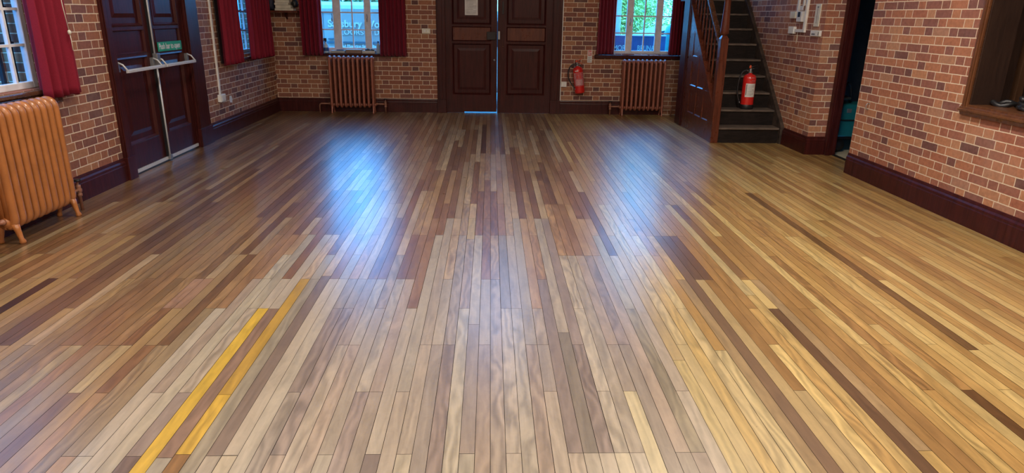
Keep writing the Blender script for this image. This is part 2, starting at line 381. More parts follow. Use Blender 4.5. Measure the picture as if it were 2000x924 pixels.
wall('wall_left', 0, XL - 0.3, XL, YR, YB, [WL1, WL2, DL], M_brickL)
# right wall: near stretch, with the serving hatch; far stretch beside the stairs
HT = (3.2, 5.42, 0.935, 2.3)
wall('wall_right', 0, XR, XR + 0.22, YR, 7.11, [HT], M_brickR)
wall('wall_right_far', 0, XR, XR + 0.22, 8.12, YB, [], M_brickR)
wall('wall_rear', 1, YR - 0.3, YR, XL - 0.3, XR + 0.3, [], M_brickB)
# lintel over the side opening and the store beyond it
wall('wall_right_lintel', 0, XR, XR + 0.22, 7.11, 8.12, [], M_brickR, 2.35, ZC)
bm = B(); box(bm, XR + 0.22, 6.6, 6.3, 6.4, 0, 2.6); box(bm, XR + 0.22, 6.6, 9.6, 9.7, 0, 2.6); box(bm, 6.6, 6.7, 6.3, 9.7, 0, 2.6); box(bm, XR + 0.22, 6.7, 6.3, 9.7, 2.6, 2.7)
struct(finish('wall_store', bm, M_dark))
bm = B(); box(bm, 4.27, 6.6, 6.4, 9.6, -0.05, 0.0); struct(finish('floor_store', bm, M_lino))
bm = B(); box(bm, XL - 0.3, 4.6, YR - 0.3, YB + 0.3, ZC, ZC + 0.1); struct(finish('ceiling', bm, M_ceil))

# ------------------------------------------------------------------ strip floor
PITCH, PH, JO, J0 = 0.0597, 0.006, 0.4447, 2.173
def floor_build():
    bm = B(); lb = bm.loops.layers.float_color.new('board'); lg = bm.loops.layers.float_color.new('grain')
    # palettes (albedo)
    pale = [(0.50, 0.375, 0.235), (0.47, 0.345, 0.215), (0.41, 0.295, 0.185), (0.53, 0.405, 0.255), (0.38, 0.28, 0.185), (0.44, 0.305, 0.19), (0.48, 0.37, 0.225), (0.34, 0.235, 0.16)]
    brown = [(0.34, 0.195, 0.095), (0.27, 0.145, 0.070), (0.39, 0.24, 0.12), (0.22, 0.115, 0.058), (0.31, 0.175, 0.085), (0.43, 0.28, 0.145), (0.25, 0.13, 0.065)]
    gold = [(0.50, 0.30, 0.115), (0.44, 0.25, 0.092), (0.56, 0.37, 0.155), (0.38, 0.205, 0.078), (0.48, 0.285, 0.11), (0.60, 0.42, 0.19), (0.34, 0.18, 0.07), (0.52, 0.33, 0.13)]
    ylw = (0.72, 0.43, 0.05)
    # (x inside the board, y from, y to, colour)
    OV = [(-1.285, 0.9, 3.506, ylw), (-1.160, 2.60, 3.95, (0.56, 0.31, 0.05)), (-1.160, 2.18, 2.60, (0.66, 0.38, 0.05)), (-1.160, 0.8, 2.18, (0.30, 0.14, 0.04)),
          (-1.22, 2.16, 3.5, (0.30, 0.17, 0.11)), (-1.22, 0.8, 2.16, (0.42, 0.34, 0.25)), (-1.10, 1.8, 3.95, (0.36, 0.28, 0.19)), (-1.04, 2.17, 4.0, (0.25, 0.165, 0.12)),
          (-1.82, 3.506, 3.951, (0.44, 0.265, 0.185)), (-1.76, 3.506, 3.951, (0.43, 0.26, 0.18)),
          (-1.83, 2.617, 3.062, (0.56, 0.43, 0.24)), (-2.06, 2.3, 3.062, (0.46, 0.35, 0.19)), (-0.98, 1.6, 2.17, (0.55, 0.42, 0.28)), (-1.34, 1.5, 2.17, (0.20, 0.13, 0.10)),
          (-2.725, 2.9, 3.951, (0.028, 0.010, 0.008)), (-2.665, 2.6, 4.8, (0.42, 0.27, 0.11)), (-2.785, 2.8, 4.84, (0.45, 0.30, 0.13)),
          (1.62, 1.4, 3.506, (0.135, 0.070, 0.035)), (1.56, 0.9, 3.7, (0.50, 0.34, 0.14)), (2.16, 1.5, 2.617, (0.13, 0.060, 0.022)), (2.10, 1.0, 3.3, (0.52, 0.37, 0.16)),
          (2.445, 6.18, 7.06, (0.12, 0.055, 0.020)), (2.455, 3.0, 6.18, (0.17, 0.090, 0.035)), (2.395, 4.0, 6.6, (0.52, 0.32, 0.12)),
          (1.30, 0.9, 4.84, (0.20, 0.115, 0.065)), (1.36, 3.951, 4.84, (0.17, 0.095, 0.055)), (1.42, 3.951, 4.84, (0.19, 0.10, 0.055)), (1.36, 1.0, 3.951, (0.48, 0.34, 0.17)),
          (1.67, 5.3, 5.73, (0.22, 0.11, 0.05)), (1.67, 4.0, 5.3, (0.26, 0.14, 0.06)), (1.18, 0.9, 3.0, (0.50, 0.38, 0.2)),
          (-0.10, 8.0, 10.2, (0.115, 0.050, 0.020)), (-0.14, 4.75, 5.285, (0.46, 0.34, 0.17)), (0.38, 2.173, 3.2, (0.27, 0.205, 0.15)), (0.50, 1.7, 2.173, (0.60, 0.47, 0.31)), (0.61, 1.5, 2.617, (0.60, 0.46, 0.26)),
          (-0.44, 1.6, 2.173, (0.24, 0.165, 0.125)), (-0.33, 1.5, 2.173, (0.50, 0.39, 0.27)), (-0.09, 2.173, 3.3, (0.37, 0.27, 0.20)),
          (0.82, 2.173, 3.5, (0.33, 0.25, 0.16)), (0.94, 1.2, 2.9, (0.52, 0.39, 0.19))]
    nb = {}
    for x, ya, yb, c in OV:
        nb.setdefault(int(math.floor((x - PH) / PITCH)), []).append((ya, yb, c))
    i0, i1 = int((XL - PH) / PITCH) - 1, int((XR - PH) / PITCH) + 6
    tot = 0
    for i in range(i0, i1 + 1):
        xa, xb = PH + i * PITCH, PH + (i + 1) * PITCH; xm = (xa + xb) / 2
        if xm > XR: lim = (7.06, 8.135)
        else: lim = (YR, YB + 0.02)
        segs = []; y = lim[0]
        fixed = sorted(nb.get(i, []))
        k = 0
        while y < lim[1] - 1e-4:
            nxt = [f for f in fixed if f[0] >= y - 1e-4]
            cur = [f for f in fixed if abs(f[0] - y) < 1e-4]
            if cur: segs.append((y, cur[0][1], cur[0][2])); y = cur[0][1]; continue
            span = rnd.choice((1, 2, 2, 3, 3, 4, 5)) if xm < 0.95 and xm > -1.7 else rnd.choice((2, 3, 4, 5, 6, 7))
            j = math.floor((y - J0) / JO + 1e-3) + span
            ye = min(J0 + j * JO, lim[1])
            if nxt: ye = min(ye, nxt[0][0])
            if lim[1] - ye < 0.12: ye = lim[1]
            segs.append((y, ye, None)); y = ye
        for (ya, yb, c) in segs:
            ym = (ya + yb) / 2
            stain = 0.0; ov = c is not None
            if not ov:
                if xm > 0.93: c = rnd.choice(gold if rnd.random() > max(0.0, 0.75 - (xm - 0.93) * 0.8) or ym > 5 else [(0.50, 0.365, 0.20), (0.46, 0.32, 0.17), (0.42, 0.28, 0.155), (0.54, 0.40, 0.215), (0.36, 0.235, 0.13)]); stain = 0.10
                elif xm < -1.55:
                    c = rnd.choice(brown + brown + pale[:2] + [(0.38, 0.25, 0.12), (0.34, 0.21, 0.10)]) if ym > 3.8 else rnd.choice(pale[:3] + brown + [(0.42, 0.28, 0.13), (0.36, 0.23, 0.105), (0.46, 0.31, 0.15), (0.33, 0.20, 0.095), (0.40, 0.27, 0.14), (0.38, 0.26, 0.15)]); stain = 0.5
                elif ym > 4.3: c = rnd.choice(brown + pale[:3]); stain = 0.9
                else: c = rnd.choice(pale + pale[:4]); stain = 0.25
            f = (0.90 + 0.2 * rnd.random() if xm > -1.55 else 0.74 + 0.42 * rnd.random()) if not ov else 1.0; zt = ((0.80, 0.82, 0.76) if ov else (0.82, 0.86, 0.76)) if xm > 0.93 else ((0.64, 0.61, 0.52) if xm < -1.55 else (((0.72, 0.78, 0.80) if ov else (0.70, 0.78, 0.92)) if ym < 4.3 else (0.84, 0.84, 0.80))); c = tuple(v * f * q for v, q in zip(c, zt))
            g = 0.0008 + 0.0006 * rnd.random()
            gr = (rnd.random(), stain, rnd.random() ** 1.5)
            # long boards get one quad per joist bay, so that stain follows the bay the photo shows
            ys = [ya]
            vs_ = [bm.verts.new((xa + g, ya + 0.0010, 0)), bm.verts.new((xb - g, ya + 0.0010, 0)), bm.verts.new((xb - g, yb - 0.0010, 0)), bm.verts.new((xa + g, yb - 0.0010, 0))]
            f_ = bm.faces.new(vs_)
            for l in f_.loops: l[lb] = (*c, 1); l[lg] = (*gr, 1)
            tot += 1
    for (x0, x1, y0, y1) in ((XL - 0.02, XR, YR, YB + 0.02), (XR, 4.25, 7.05, 8.14)):
        q = [bm.verts.new(p) for p in ((x0, y0, -0.006), (x1, y0, -0.006), (x1, y1, -0.006), (x0, y1, -0.006))]
        f_ = bm.faces.new(q); f_.material_index = 1
    bm.normal_update()
    for f_ in bm.faces:
        if f_.normal.z < 0: f_.normal_flip()
    me = bpy.data.meshes.new('floor'); bm.to_mesh(me); bm.free()
    me.materials.append(M_floor); me.materials.append(M_gap)
    o = bpy.data.objects.new('floor', me); C.objects.link(o); struct(o)
floor_build()

# ------------------------------------------------------------------ skirting boards
SK = [(0, 0), (0.024, 0), (0.024, 0.150), (0.020, 0.158), (0.023, 0.166), (0.020, 0.180), (0.010, 0.196), (0.010, 0.206), (0.006, 0.218), (0, 0.222)]
def skirt(name, side, c, a, b_):
    bm = B()
    if side == 'L': prism(bm, [(c + p[0], p[1]) for p in SK], 1, a, b_)
    elif side == 'R': prism(bm, [(c - p[0], p[1]) for p in SK], 1, a, b_)
    elif side == 'B': prism(bm, [(c - p[0], p[1]) for p in SK], 0, a, b_)
    return struct(finish(name, bm, M_mah))
skirt('baseboard_left_near', 'L', XL, YR, 6.53); skirt('baseboard_left_far', 'L', XL, 8.46, YB)
skirt('baseboard_back_left', 'B', YB, XL, -0.89); skirt('baseboard_back_right', 'B', YB, 1.18, 2.93)
skirt('baseboard_right_near', 'R', XR, YR, 7.11); skirt('baseboard_right_far', 'R', XR, 8.12, 8.84)
skirt('baseboard_pier', 'B', 8.12, XR - 0.024, 4.14)

# ------------------------------------------------------------------ doors
class Frame:
    """maps (u along the wall, w out of the wall into the room, z) to world"""
    def __init__(s, side, c): s.side, s.c = side, c
    def p(s, u, w, z):
        if s.side == 'B': return (u, s.c - w, z)
        if s.side == 'L': return (s.c + w, u, z)
        return (s.c - w, u, z)
    def box(s, bm, u0, u1, w0, w1, z0, z1):
        a, b_ = s.p(u0, w0, z0), s.p(u1, w1, z1)
        return box(bm, min(a[0], b_[0]), max(a[0], b_[0]), min(a[1], b_[1]), max(a[1], b_[1]), z0, z1)
    def poly(s, bm, pts):
        return bm.faces.new([bm.verts.new(s.p(*q)) for q in pts])
def panel_mould(bm, F, u0, u1, z0, z1, w_out, w_in, t=0.032, raised=True):
    """sloped moulding round a recessed panel, and a raised field in it"""
    o = [(u0, z0), (u1, z0), (u1, z1), (u0, z1)]; i = [(u0 + t, z0 + t), (u1 - t, z0 + t), (u1 - t, z1 - t), (u0 + t, z1 - t)]
    m_ = [(u0 + t * .45, z0 + t * .45), (u1 - t * .45, z0 + t * .45), (u1 - t * .45, z1 - t * .45), (u0 + t * .45, z1 - t * .45)]
    wo = w_out + 0.006
    for k in range(4):
        n = (k + 1) % 4
        F.poly(bm, [(o[k][0], w_out, o[k][1]), (o[n][0], w_out, o[n][1]), (m_[n][0], wo, m_[n][1]), (m_[k][0], wo, m_[k][1])])
        F.poly(bm, [(m_[k][0], wo, m_[k][1]), (m_[n][0], wo, m_[n][1]), (i[n][0], w_in, i[n][1]), (i[k][0], w_in, i[k][1])])
    if raised:
        s = 0.085; s2 = 0.125
        a = [(u0 + s, z0 + s), (u1 - s, z0 + s), (u1 - s, z1 - s), (u0 + s, z1 - s)]; c = [(u0 + s2, z0 + s2), (u1 - s2, z0 + s2), (u1 - s2, z1 - s2), (u0 + s2, z1 - s2)]
        wr = w_in + 0.012
        for k in range(4):
            n = (k + 1) % 4
            F.poly(bm, [(a[k][0], w_in, a[k][1]), (a[n][0], w_in, a[n][1]), (c[n][0], wr, c[n][1]), (c[k][0], wr, c[k][1])])
        F.poly(bm, [(q[0], wr, q[1]) for q in c])
def leaf(F, parent, u0, u1, z0, z1, w, stile=0.11, u_in=None, lock=None):
    """panelled leaf: lower raised panel, plain lock panel, tall upper raised panel"""
    ua, ub = u_in or (u0 + stile, u1 - stile)
    bm = B(); t = 0.022
    F.box(bm, u0, u1, w - 0.045, w - t, z0, z1)
    rows = [(0.30, 1.145), (1.17, 1.405), (1.43, z1 - 0.13)]
    F.box(bm, u0, ua, w - t, w, z0, z1); F.box(bm, ub, u1, w - t, w, z0, z1)
    zs = [z0] + [q for r in rows for q in r] + [z1]
    for k in range(0, len(zs), 2): F.box(bm, ua, ub, w - t, w, zs[k], zs[k + 1])
    panel_mould(bm, F, ua, ub, *rows[0], w, w - t)
    panel_mould(bm, F, ua, ub, *rows[2], w, w - t)
    panel_mould(bm, F, ua, ub, *rows[1], w, w - t * .6, 0.018, False)
    F.box(bm, ua + 0.017, ub - 0.017, w - t, w - t * .6, rows[1][0] + .017, rows[1][1] - .017)
    if lock is not None:
        b2 = B(); F.box(b2, ua + 0.018, ub - 0.018, w - t * .6 - .001, w - t * .6 + 0.0015, rows[1][0] + .018, rows[1][1] - .018)
        o = finish('door_leaf', bm, M_mah, parent); p = finish('lock_panel', b2, lock, o); p['label'] = 'redder worn lock panel'; return o
    return finish('door_leaf', bm, M_mah, parent)
def casing(F, parent, u0, u1, ua, ub, ztop, pl=0.222):
    """architrave each side (u0..ua and ub..u1) with plinth blocks and a head"""
    for a, b_ in ((u0, ua), (ub, u1)):
        bm = B(); F.box(bm, a, b_, 0.0, 0.030, pl, ztop + 0.13)
        F.box(bm, a + 0.012, b_ - 0.05, 0.030, 0.042, pl, ztop + 0.13) if b_ - a > 0.09 else None
        finish('architrave', bm, M_mah, parent, bevel=0.004)
        bm = B(); F.box(bm, a - 0.006, b_ + 0.006, 0.0, 0.048, 0.0, pl); finish('plinth_block', bm, M_mah, parent, bevel=0.004)
    bm = B(); F.box(bm, ua, ub, 0.0, 0.032, ztop, ztop + 0.13); finish('door_head', bm, M_mah, parent, bevel=0.004)
    # jamb lining in the thickness of the wall
    bm = B(); F.box(bm, ua - 0.005, ua + 0.016, -0.25, -0.0, 0, ztop); F.box(bm, ub - 0.016, ub + 0.005, -0.25, -0.0, 0, ztop); F.box(bm, ua, ub, -0.25, 0, ztop - 0.02, ztop + 0.004)
    finish('door_jamb', bm, M_mah, parent)

# door_1: double doors in the far wall
FB = Frame('B', YB)
d1 = sroot('door_1', (0.13, YB, 0))
casing(FB, d1, -0.887, 1.178, -0.745, 1.018, 2.45)
leaf(FB, d1, -0.744, 0.109, 0.018, 2.42, -0.012, u_in=(-0.635, 0.012), lock=M_mahred)
leaf(FB, d1, 0.118, 1.016, 0.0, 2.42, -0.012, u_in=(0.262, 0.912), lock=M_mahred)
bm = B(); FB.box(bm, -0.06, 0.085, -0.010, 0.028, 1.20, 1.325); finish('lock_case', bm, M_blackm, d1, bevel=0.004)
bm = B(); FB.box(bm, -0.02, 0.10, 0.028, 0.036, 1.285, 1.30); finish('lock_latch', bm, M_blackm, d1)
bm = B(); FB.box(bm, 0.124, 0.156, -0.010, 0.012, 1.205, 1.335); finish('keeper_plate', bm, M_steel, d1, bevel=0.002)
bm = B(); lathe(bm, [(0.008, 0), (0.008, .018), (0.017, .022), (0.020, .032), (0.015, .042), (0.004, .046)], M=Matrix.Translation((0.065, YB + 0.012, 0.875)) @ Matrix.Rotation(PI / 2, 4, 'X'), seg=14); finish('door_knob', bm, M_steel, d1, smooth=True)
bm = B(); lathe(bm, [(0.012, 0), (0.012, .006), (0.003, .007)], M=Matrix.Translation((0.205, YB + 0.012, 1.09)) @ Matrix.Rotation(PI / 2, 4, 'X'), seg=14); finish('keyhole_cover', bm, M_sill, d1, smooth=True)
# draught hooks and worn plate high on the right stile
bm = B(); FB.box(bm, 0.19, 0.215, -0.011, 0.004, 1.60, 1.80); FB.box(bm, 0.185, 0.22, 0.004, 0.010, 1.63, 1.66); finish('bolt', bm, M_blackm, d1, bevel=0.002)

bm = B(); FB.box(bm, -0.745, -0.44, -0.05, -0.02, 0.0, 0.02); finish('threshold_strip', bm, M_mah, d1)
# door_2: double doors with panic bars in the left wall
FL = Frame('L', XL)
d2 = sroot('door_2', (XL, 7.45, 0))
casing(FL, d2, 6.512, 8.60, 6.65, 8.25, 2.32)
leaf(FL, d2, 6.668, 7.415, 0.055, 2.29, -0.012, u_in=(6.70, 7.315))
leaf(FL, d2, 7.425, 8.232, 0.055, 2.29, -0.012, u_in=(7.53, 8.135))
bm = B(); FL.box(bm, 7.405, 7.455, -0.012, 0.012, 0.06, 2.28); finish('meeting_bead', bm, M_black, d2)
bm = B(); FL.box(bm, 6.67, 8.23, -0.03, 0.0, 0.020, 0.052); finish('weather_bar', bm, M_alu, d2)
bm = B(); FL.box(bm, 6.67, 8.23, -0.05, -0.004, 0.0, 0.020); finish('threshold_strip', bm, M_black, d2)
# panic hardware
pb = M_alu
def pbar(u0, u1, name):
    bm = B()
    prism(bm, [(XL + 0.085, 1.012), (XL + 0.112, 1.014), (XL + 0.112, 1.040), (XL + 0.088, 1.046)], 1, u0, u1)
    return finish(name, bm, pb, d2, bevel=0.003)
pbar(6.66, 7.44, 'push_bar'); pbar(7.47, 8.20, 'push_bar')
for u in (6.668, 7.37, 7.475, 8.20):
    bm = B(); FL.box(bm, u - 0.022, u + 0.022, -0.012, 0.022, 1.02, 1.115); finish('bar_mount', bm, M_steel, d2, bevel=0.003)
    bm = B(); tube(bm, [(XL + 0.012, u, 1.11), (XL + 0.06, u, 1.09), (XL + 0.105, u, 1.03)], 0.009, 8); finish('bar_arm', bm, pb, d2, smooth=True)
bm = B(); tube(bm, [(XL + 0.012, 7.425, 1.14), (XL + 0.012, 7.425, 2.26)], 0.011, 10); finish('vertical_rod', bm, pb, d2, smooth=True)
bm = B(); tube(bm, [(XL + 0.012, 7.435, 0.05), (XL + 0.012, 7.435, 1.02)], 0.011, 10); finish('vertical_rod', bm, pb, d2, smooth=True)
bm = B(); FL.box(bm, 7.40, 7.47, 0.0, 0.05, 1.02, 1.155); finish('lock_case', bm, M_steel, d2, bevel=0.005)
bm = B(); FL.box(bm, 7.415, 7.465, 0.0, 0.03, 0.02, 0.075); finish('bolt_keep', bm, M_steel, d2, bevel=0.003)
# sign on the leaf
bm = B(); FL.box(bm, 7.555, 8.12, -0.006, 0.001, 1.165, 1.262)
sg = finish('push_bar_sign', bm, M_green); tag(sg, "green sign reading 'Push bar to open' on the left-hand double doors", 'sign')
text('Push bar to open', 0.088, (XL + 0.0015, 7.572, 1.188), FACE_PX, M_white, sg, bold=0.0015, sx=0.84)

# door_3: doorway to the store in the right wall, only its far jamb shows
d3 = sroot('door_3', (4.2, 8.1, 0))
bm = B(); box(bm, 4.14, 4.27, 8.06, 8.16, 0, 2.35); box(bm, 4.16, 4.20, 8.045, 8.06, 0, 2.35); box(bm, 4.23, 4.255, 8.05, 8.06, 0, 2.35); finish('door_jamb', bm, M_mah, d3, bevel=0.004)
bm = B(); box(bm, 4.235, 4.27, 7.0, 8.06, 2.25, 2.35); finish('door_head', bm, M_mah, d3)
bm = B(); box(bm, 4.235, 4.272, 7.12, 8.06, 0.0, 0.012); finish('threshold_strip', bm, M_black, d3)

# ------------------------------------------------------------------ windows
def window(name, F, mull, zrows, z0, z1, frm, sill, wpl=-0.12, stays=(), bars=None):
    """mull: list of lights (ua, ub, [glazing bars]); frm: outer (u0,u1)"""
    w = sroot(name, F.p((frm[0] + frm[1]) / 2, 0, sill[4]))
    bm = B()
    F.box(bm, frm[0], mull[0][0], wpl - 0.05, wpl, z0, z1); F.box(bm, mull[-1][1], frm[1], wpl - 0.05, wpl, z0, z1)
    for a, b_ in zip(mull, mull[1:]): F.box(bm, a[1], b_[0], wpl - 0.05, wpl, z0, z1)
    for l in mull:
        F.box(bm, l[0], l[1], wpl - 0.05, wpl, z0, zrows[0] - 0.012); F.box(bm, l[0], l[1], wpl - 0.05, wpl, z1 - 0.06, z1)
    finish('window_frame', bm, M_frame, w, bevel=0.006)
    for l in mull:
        bm = B()
        for g in l[2]: F.box(bm, g - 0.011, g + 0.011, wpl - 0.035, wpl - 0.008, zrows[0] - 0.012, z1 - 0.06)
        for z in zrows[1:]: F.box(bm, l[0], l[1], wpl - 0.034, wpl - 0.009, z - 0.010, z + 0.010)
        finish('glazing_bars', bm, M_frame, w)
        bm = B(); F.box(bm, l[0], l[1], wpl - 0.026, wpl - 0.022, zrows[0] - 0.012, z1 - 0.06); finish('glass', bm, M_glass, w)
    bm = B(); F.box(bm, *sill[:4], sill[4] - sill[5], sill[4]); finish('window_sill', bm, sill[6], w, bevel=0.008)
    for u in stays:
        bm = B(); F.box(bm, u - 0.010, u + 0.010, wpl, wpl + 0.012, 1.45, 1.50); tube(bm, [F.p(u, wpl + .02, 1.49), F.p(u + 0.012, wpl + .03, 1.52), F.p(u + 0.004, wpl + .03, 1.57)], 0.006, 6)
        finish('window_catch', bm, M_steel, w)
    return w
rowsB = [1.052, 1.322, 1.592, 1.862, 2.132, 2.402, 2.672, 2.942]
window('window_1', FB, [(-2.97, -2.585, [-2.775]), (-2.455, -2.075, [-2.27]), (-1.965, -1.61, [-1.80])], rowsB, 0.95, 3.05, (-3.01, -1.57), (-3.06, -1.52, -0.17, 0.04, 0.952, 0.045, M_mah), stays=(-2.60, -2.03))
window('window_2', FB, [(1.87, 2.262, [2.075]), (2.372, 2.752, [2.565]), (2.862, 3.24, [3.05])], [r + 0.01 for r in rowsB], 1.0, 3.05, (1.80, 3.28), (1.734, 3.36, -0.17, 0.065, 0.985, 0.055, M_mah), stays=(2.32,))
window('window_3', FL, [(3.66, 4.10, [3.88]), (4.16, 4.60, [4.38]), (4.66, 5.09, [4.88]), (5.14, 5.545, [5.375])], [1.055, 1.32, 1.585, 1.85, 2.115, 2.38], 0.99, 2.6, (3.60, 5.60), (3.4, 5.66, -0.12, 0.05, 0.985, 0.035, M_sill), wpl=-0.07)
window('window_4', FL, [(9.70, 10.11, [9.9]), (10.17, 10.90, [10.27, 10.6])], [1.06, 1.32, 1.585, 1.85, 2.115, 2.38], 1.0, 2.6, (9.62, 10.98), (9.5, 11.1, -0.12, 0.045, 0.955, 0.04, M_mah), wpl=-0.10)
window('window_5', FB, [(-0.5, -0.13, [-0.32]), (-0.07, 0.3, [0.12]), (0.36, 0.70, [0.53])], [3.42, 3.75, 4.05], 3.35, 4.3, (-0.55, 0.75), (-0.6, 0.8, -0.17, 0.02, 3.35, 0.04, M_mah))
# dark timber lining between sash and curtain of the near left window
bm = B(); box(bm, XL - 0.05, XL + 0.02, 5.60, 5.70, 0.95, 2.7); struct(finish('trim_1', bm, M_mah, bevel=0.006))
bm = B(); box(bm, XL, XL + 0.035, 3.4, 5.72, 0.86, 0.948); struct(finish('trim_2', bm, M_sill, bevel=0.012))
# black iron bars fixed outside the two left windows
for wy0, wy1, ys in ((3.6, 5.6, (3.85, 4.10, 4.35, 4.62, 4.90, 5.17, 5.41, 5.555)), (9.62, 10.98, (9.9, 10.25, 10.6))):
    g = thing('window_grille', 'black iron bars outside the barred window behind the orange radiator' if wy0 < 5 else 'black iron bars outside the left window nearest the corner', 'grille', (XL - 0.2, (wy0 + wy1) / 2, 1.0))
    for y in ys:
        bm = B(); box(bm, XL - 0.215, XL - 0.19, y - 0.014, y + 0.014, 1.0, 2.6); finish('bar', bm, M_blackm, g)
    bm = B(); box(bm, XL - 0.21, XL - 0.195, wy0, wy1, 1.325, 1.34); box(bm, XL - 0.21, XL - 0.195, wy0, wy1, 1.59, 1.605); finish('cross_bar', bm, M_blackm, g)

# ------------------------------------------------------------------ curtains
def curtain(label, F, u0, u1, z0, z1, w, folds, seed, group, flare=0.0, amp=0.06):
    r = random.Random(seed); n = folds * 12; bm = B(); rows = 26
    ph = [r.uniform(-0.5, 0.5) for _ in range(folds + 2)]; am = [r.uniform(0.7, 1.25) for _ in range(folds + 2)]
    grid = []
    for j in range(rows + 1):
        tz = j / rows; z = z0 + (z1 - z0) * tz; row = []
        for i in range(n + 1):
            t = i / n; k = t * folds; kk = int(min(k, folds - 1e-6))
            a = amp * am[kk] * (0.75 + 0.35 * (1 - tz))
            s = math.sin(2 * PI * k + ph[kk] * math.sin(PI * (k - kk)) + 0.3 * math.sin(3 * tz + seed))
            s = 1.0 - 2.0 * abs(s) ** 1.6 if False else math.copysign(abs(s) ** 1.15, s)
            u = u0 + (u1 - u0) * (t + 0.012 * math.sin(4 * PI * k + 2 * tz)) + flare * (1 - tz) * (t - 0.5)
            zz = z + (0.008 * math.sin(2 * PI * k + 1) if j == 0 else 0)
            row.append((u, w + a * (s - 0.3) + 0.006 * math.sin(9 * t + 5 * tz), zz))
        grid.append(row)
    V = [[[bm.verts.new(F.p(u, ww + off, z)) for (u, ww, z) in row] for row in grid] for off in (0, -0.004)]
    for s in (0, 1):
        for j in range(rows):
            for i in range(n): bm.faces.new((V[s][j][i], V[s][j][i + 1], V[s][j + 1][i + 1], V[s][j + 1][i]))
    for j in range(rows):
        for i in (0, n): bm.faces.new((V[0][j][i], V[1][j][i], V[1][j + 1][i], V[0][j + 1][i]))
    for i in range(n):
        for j in (0, rows): bm.faces.new((V[0][j][i], V[1][j][i], V[1][j][i + 1], V[0][j][i + 1]))
    o = finish('curtain', bm, M_curt, smooth=True); tag(o, label, 'curtain', group)
    return o
G = 'red curtains at the windows'
curtain('crimson curtain beside the near left window, over the orange radiator end', FL, 5.40, 5.86, 0.915, 2.72, 0.10, 4, 1, G, 0.03)
curtain('crimson curtain left of the striped corner window on the left wall', FL, 9.22, 9.84, 0.905, 2.72, 0.085, 5, 2, G, 0.04)
bm = B(); prism(bm, [(9.13, 2.72), (9.26, 2.72), (9.26, 0.93), (9.19, 0.93)], 0, XL + 0.02, XL + 0.03); ln = finish('black_strip', bm, M_black, bpy.data.objects['curtain.001']); ln['label'] = 'narrow black strip behind the curtain edge'  # flat black strip on the wall along the curtain's left edge
curtain('crimson curtain between the left corner window and the room corner', FL, 10.24, 11.22, 0.918, 2.72, 0.085, 7, 3, G, 0.06)
curtain('crimson curtain left of the window with the white van outside', FB, -3.06, -2.74, 0.925, 3.12, 0.095, 5, 4, G, 0.02, 0.052)
curtain('crimson curtain right of the window with the white van outside', FB, -1.80, -1.385, 0.925, 3.12, 0.095, 7, 5, G, 0.02, 0.050)
curtain('crimson curtain left of the window with the parked car outside', FB, 1.765, 2.03, 0.995, 3.12, 0.095, 5, 6, G, 0.02, 0.050)
curtain('crimson curtain right of the window with the parked car, next to the staircase', FB, 2.955, 3.20, 0.995, 3.12, 0.095, 5, 8, G, 0.02, 0.05)
for F, a, b_, z, lab in ((FL, 3.2, 5.95, 2.75, 'over the near left window'), (FL, 9.1, 11.3, 2.75, 'over the far left window'), (FB, -3.2, -1.3, 3.15, 'over the van-side window'), (FB, 1.65, 3.4, 3.15, 'over the car-side window')):
    bm = B(); tube(bm, [F.p(a, 0.095, z), F.p(b_, 0.095, z)], 0.016, 10)
    for u in (a + .1, b_ - .1): F.box(bm, u - .01, u + .01, 0.0, 0.095, z - .01, z + .01)
    tag(finish('curtain_pole', bm, M_mah, smooth=False), 'dark wooden curtain pole ' + lab, 'curtain pole')
# pull cord beside the near curtain
t = thing('pull_cord', 'cream curtain pull cord with a toggle beside the near left curtain', 'cord', (XL + 0.06, 5.86, 1.27))
bm = B(); tube(bm, [(XL + 0.165, 5.72, 2.72), (XL + 0.16, 5.715, 1.9), (XL + 0.16, 5.725, 1.62), (XL + 0.16, 5.752, 1.42)], 0.0035, 6); finish('cord', bm, M_cream, t, smooth=True)
bm = B(); tube(bm, [(XL + 0.16, 5.752, 1.42), (XL + 0.158, 5.762, 1.35), (XL + 0.156, 5.765, 1.27)], 0.0035, 6); finish('cord', bm, M_cream, t, smooth=True)
bm = B(); lathe(bm, [(0.004, 0.02), (0.013, 0.012), (0.014, -0.005), (0.004, -0.02)], (XL + 0.16, 5.752, 1.41), 10); finish('toggle', bm, M_cream, t, smooth=True)

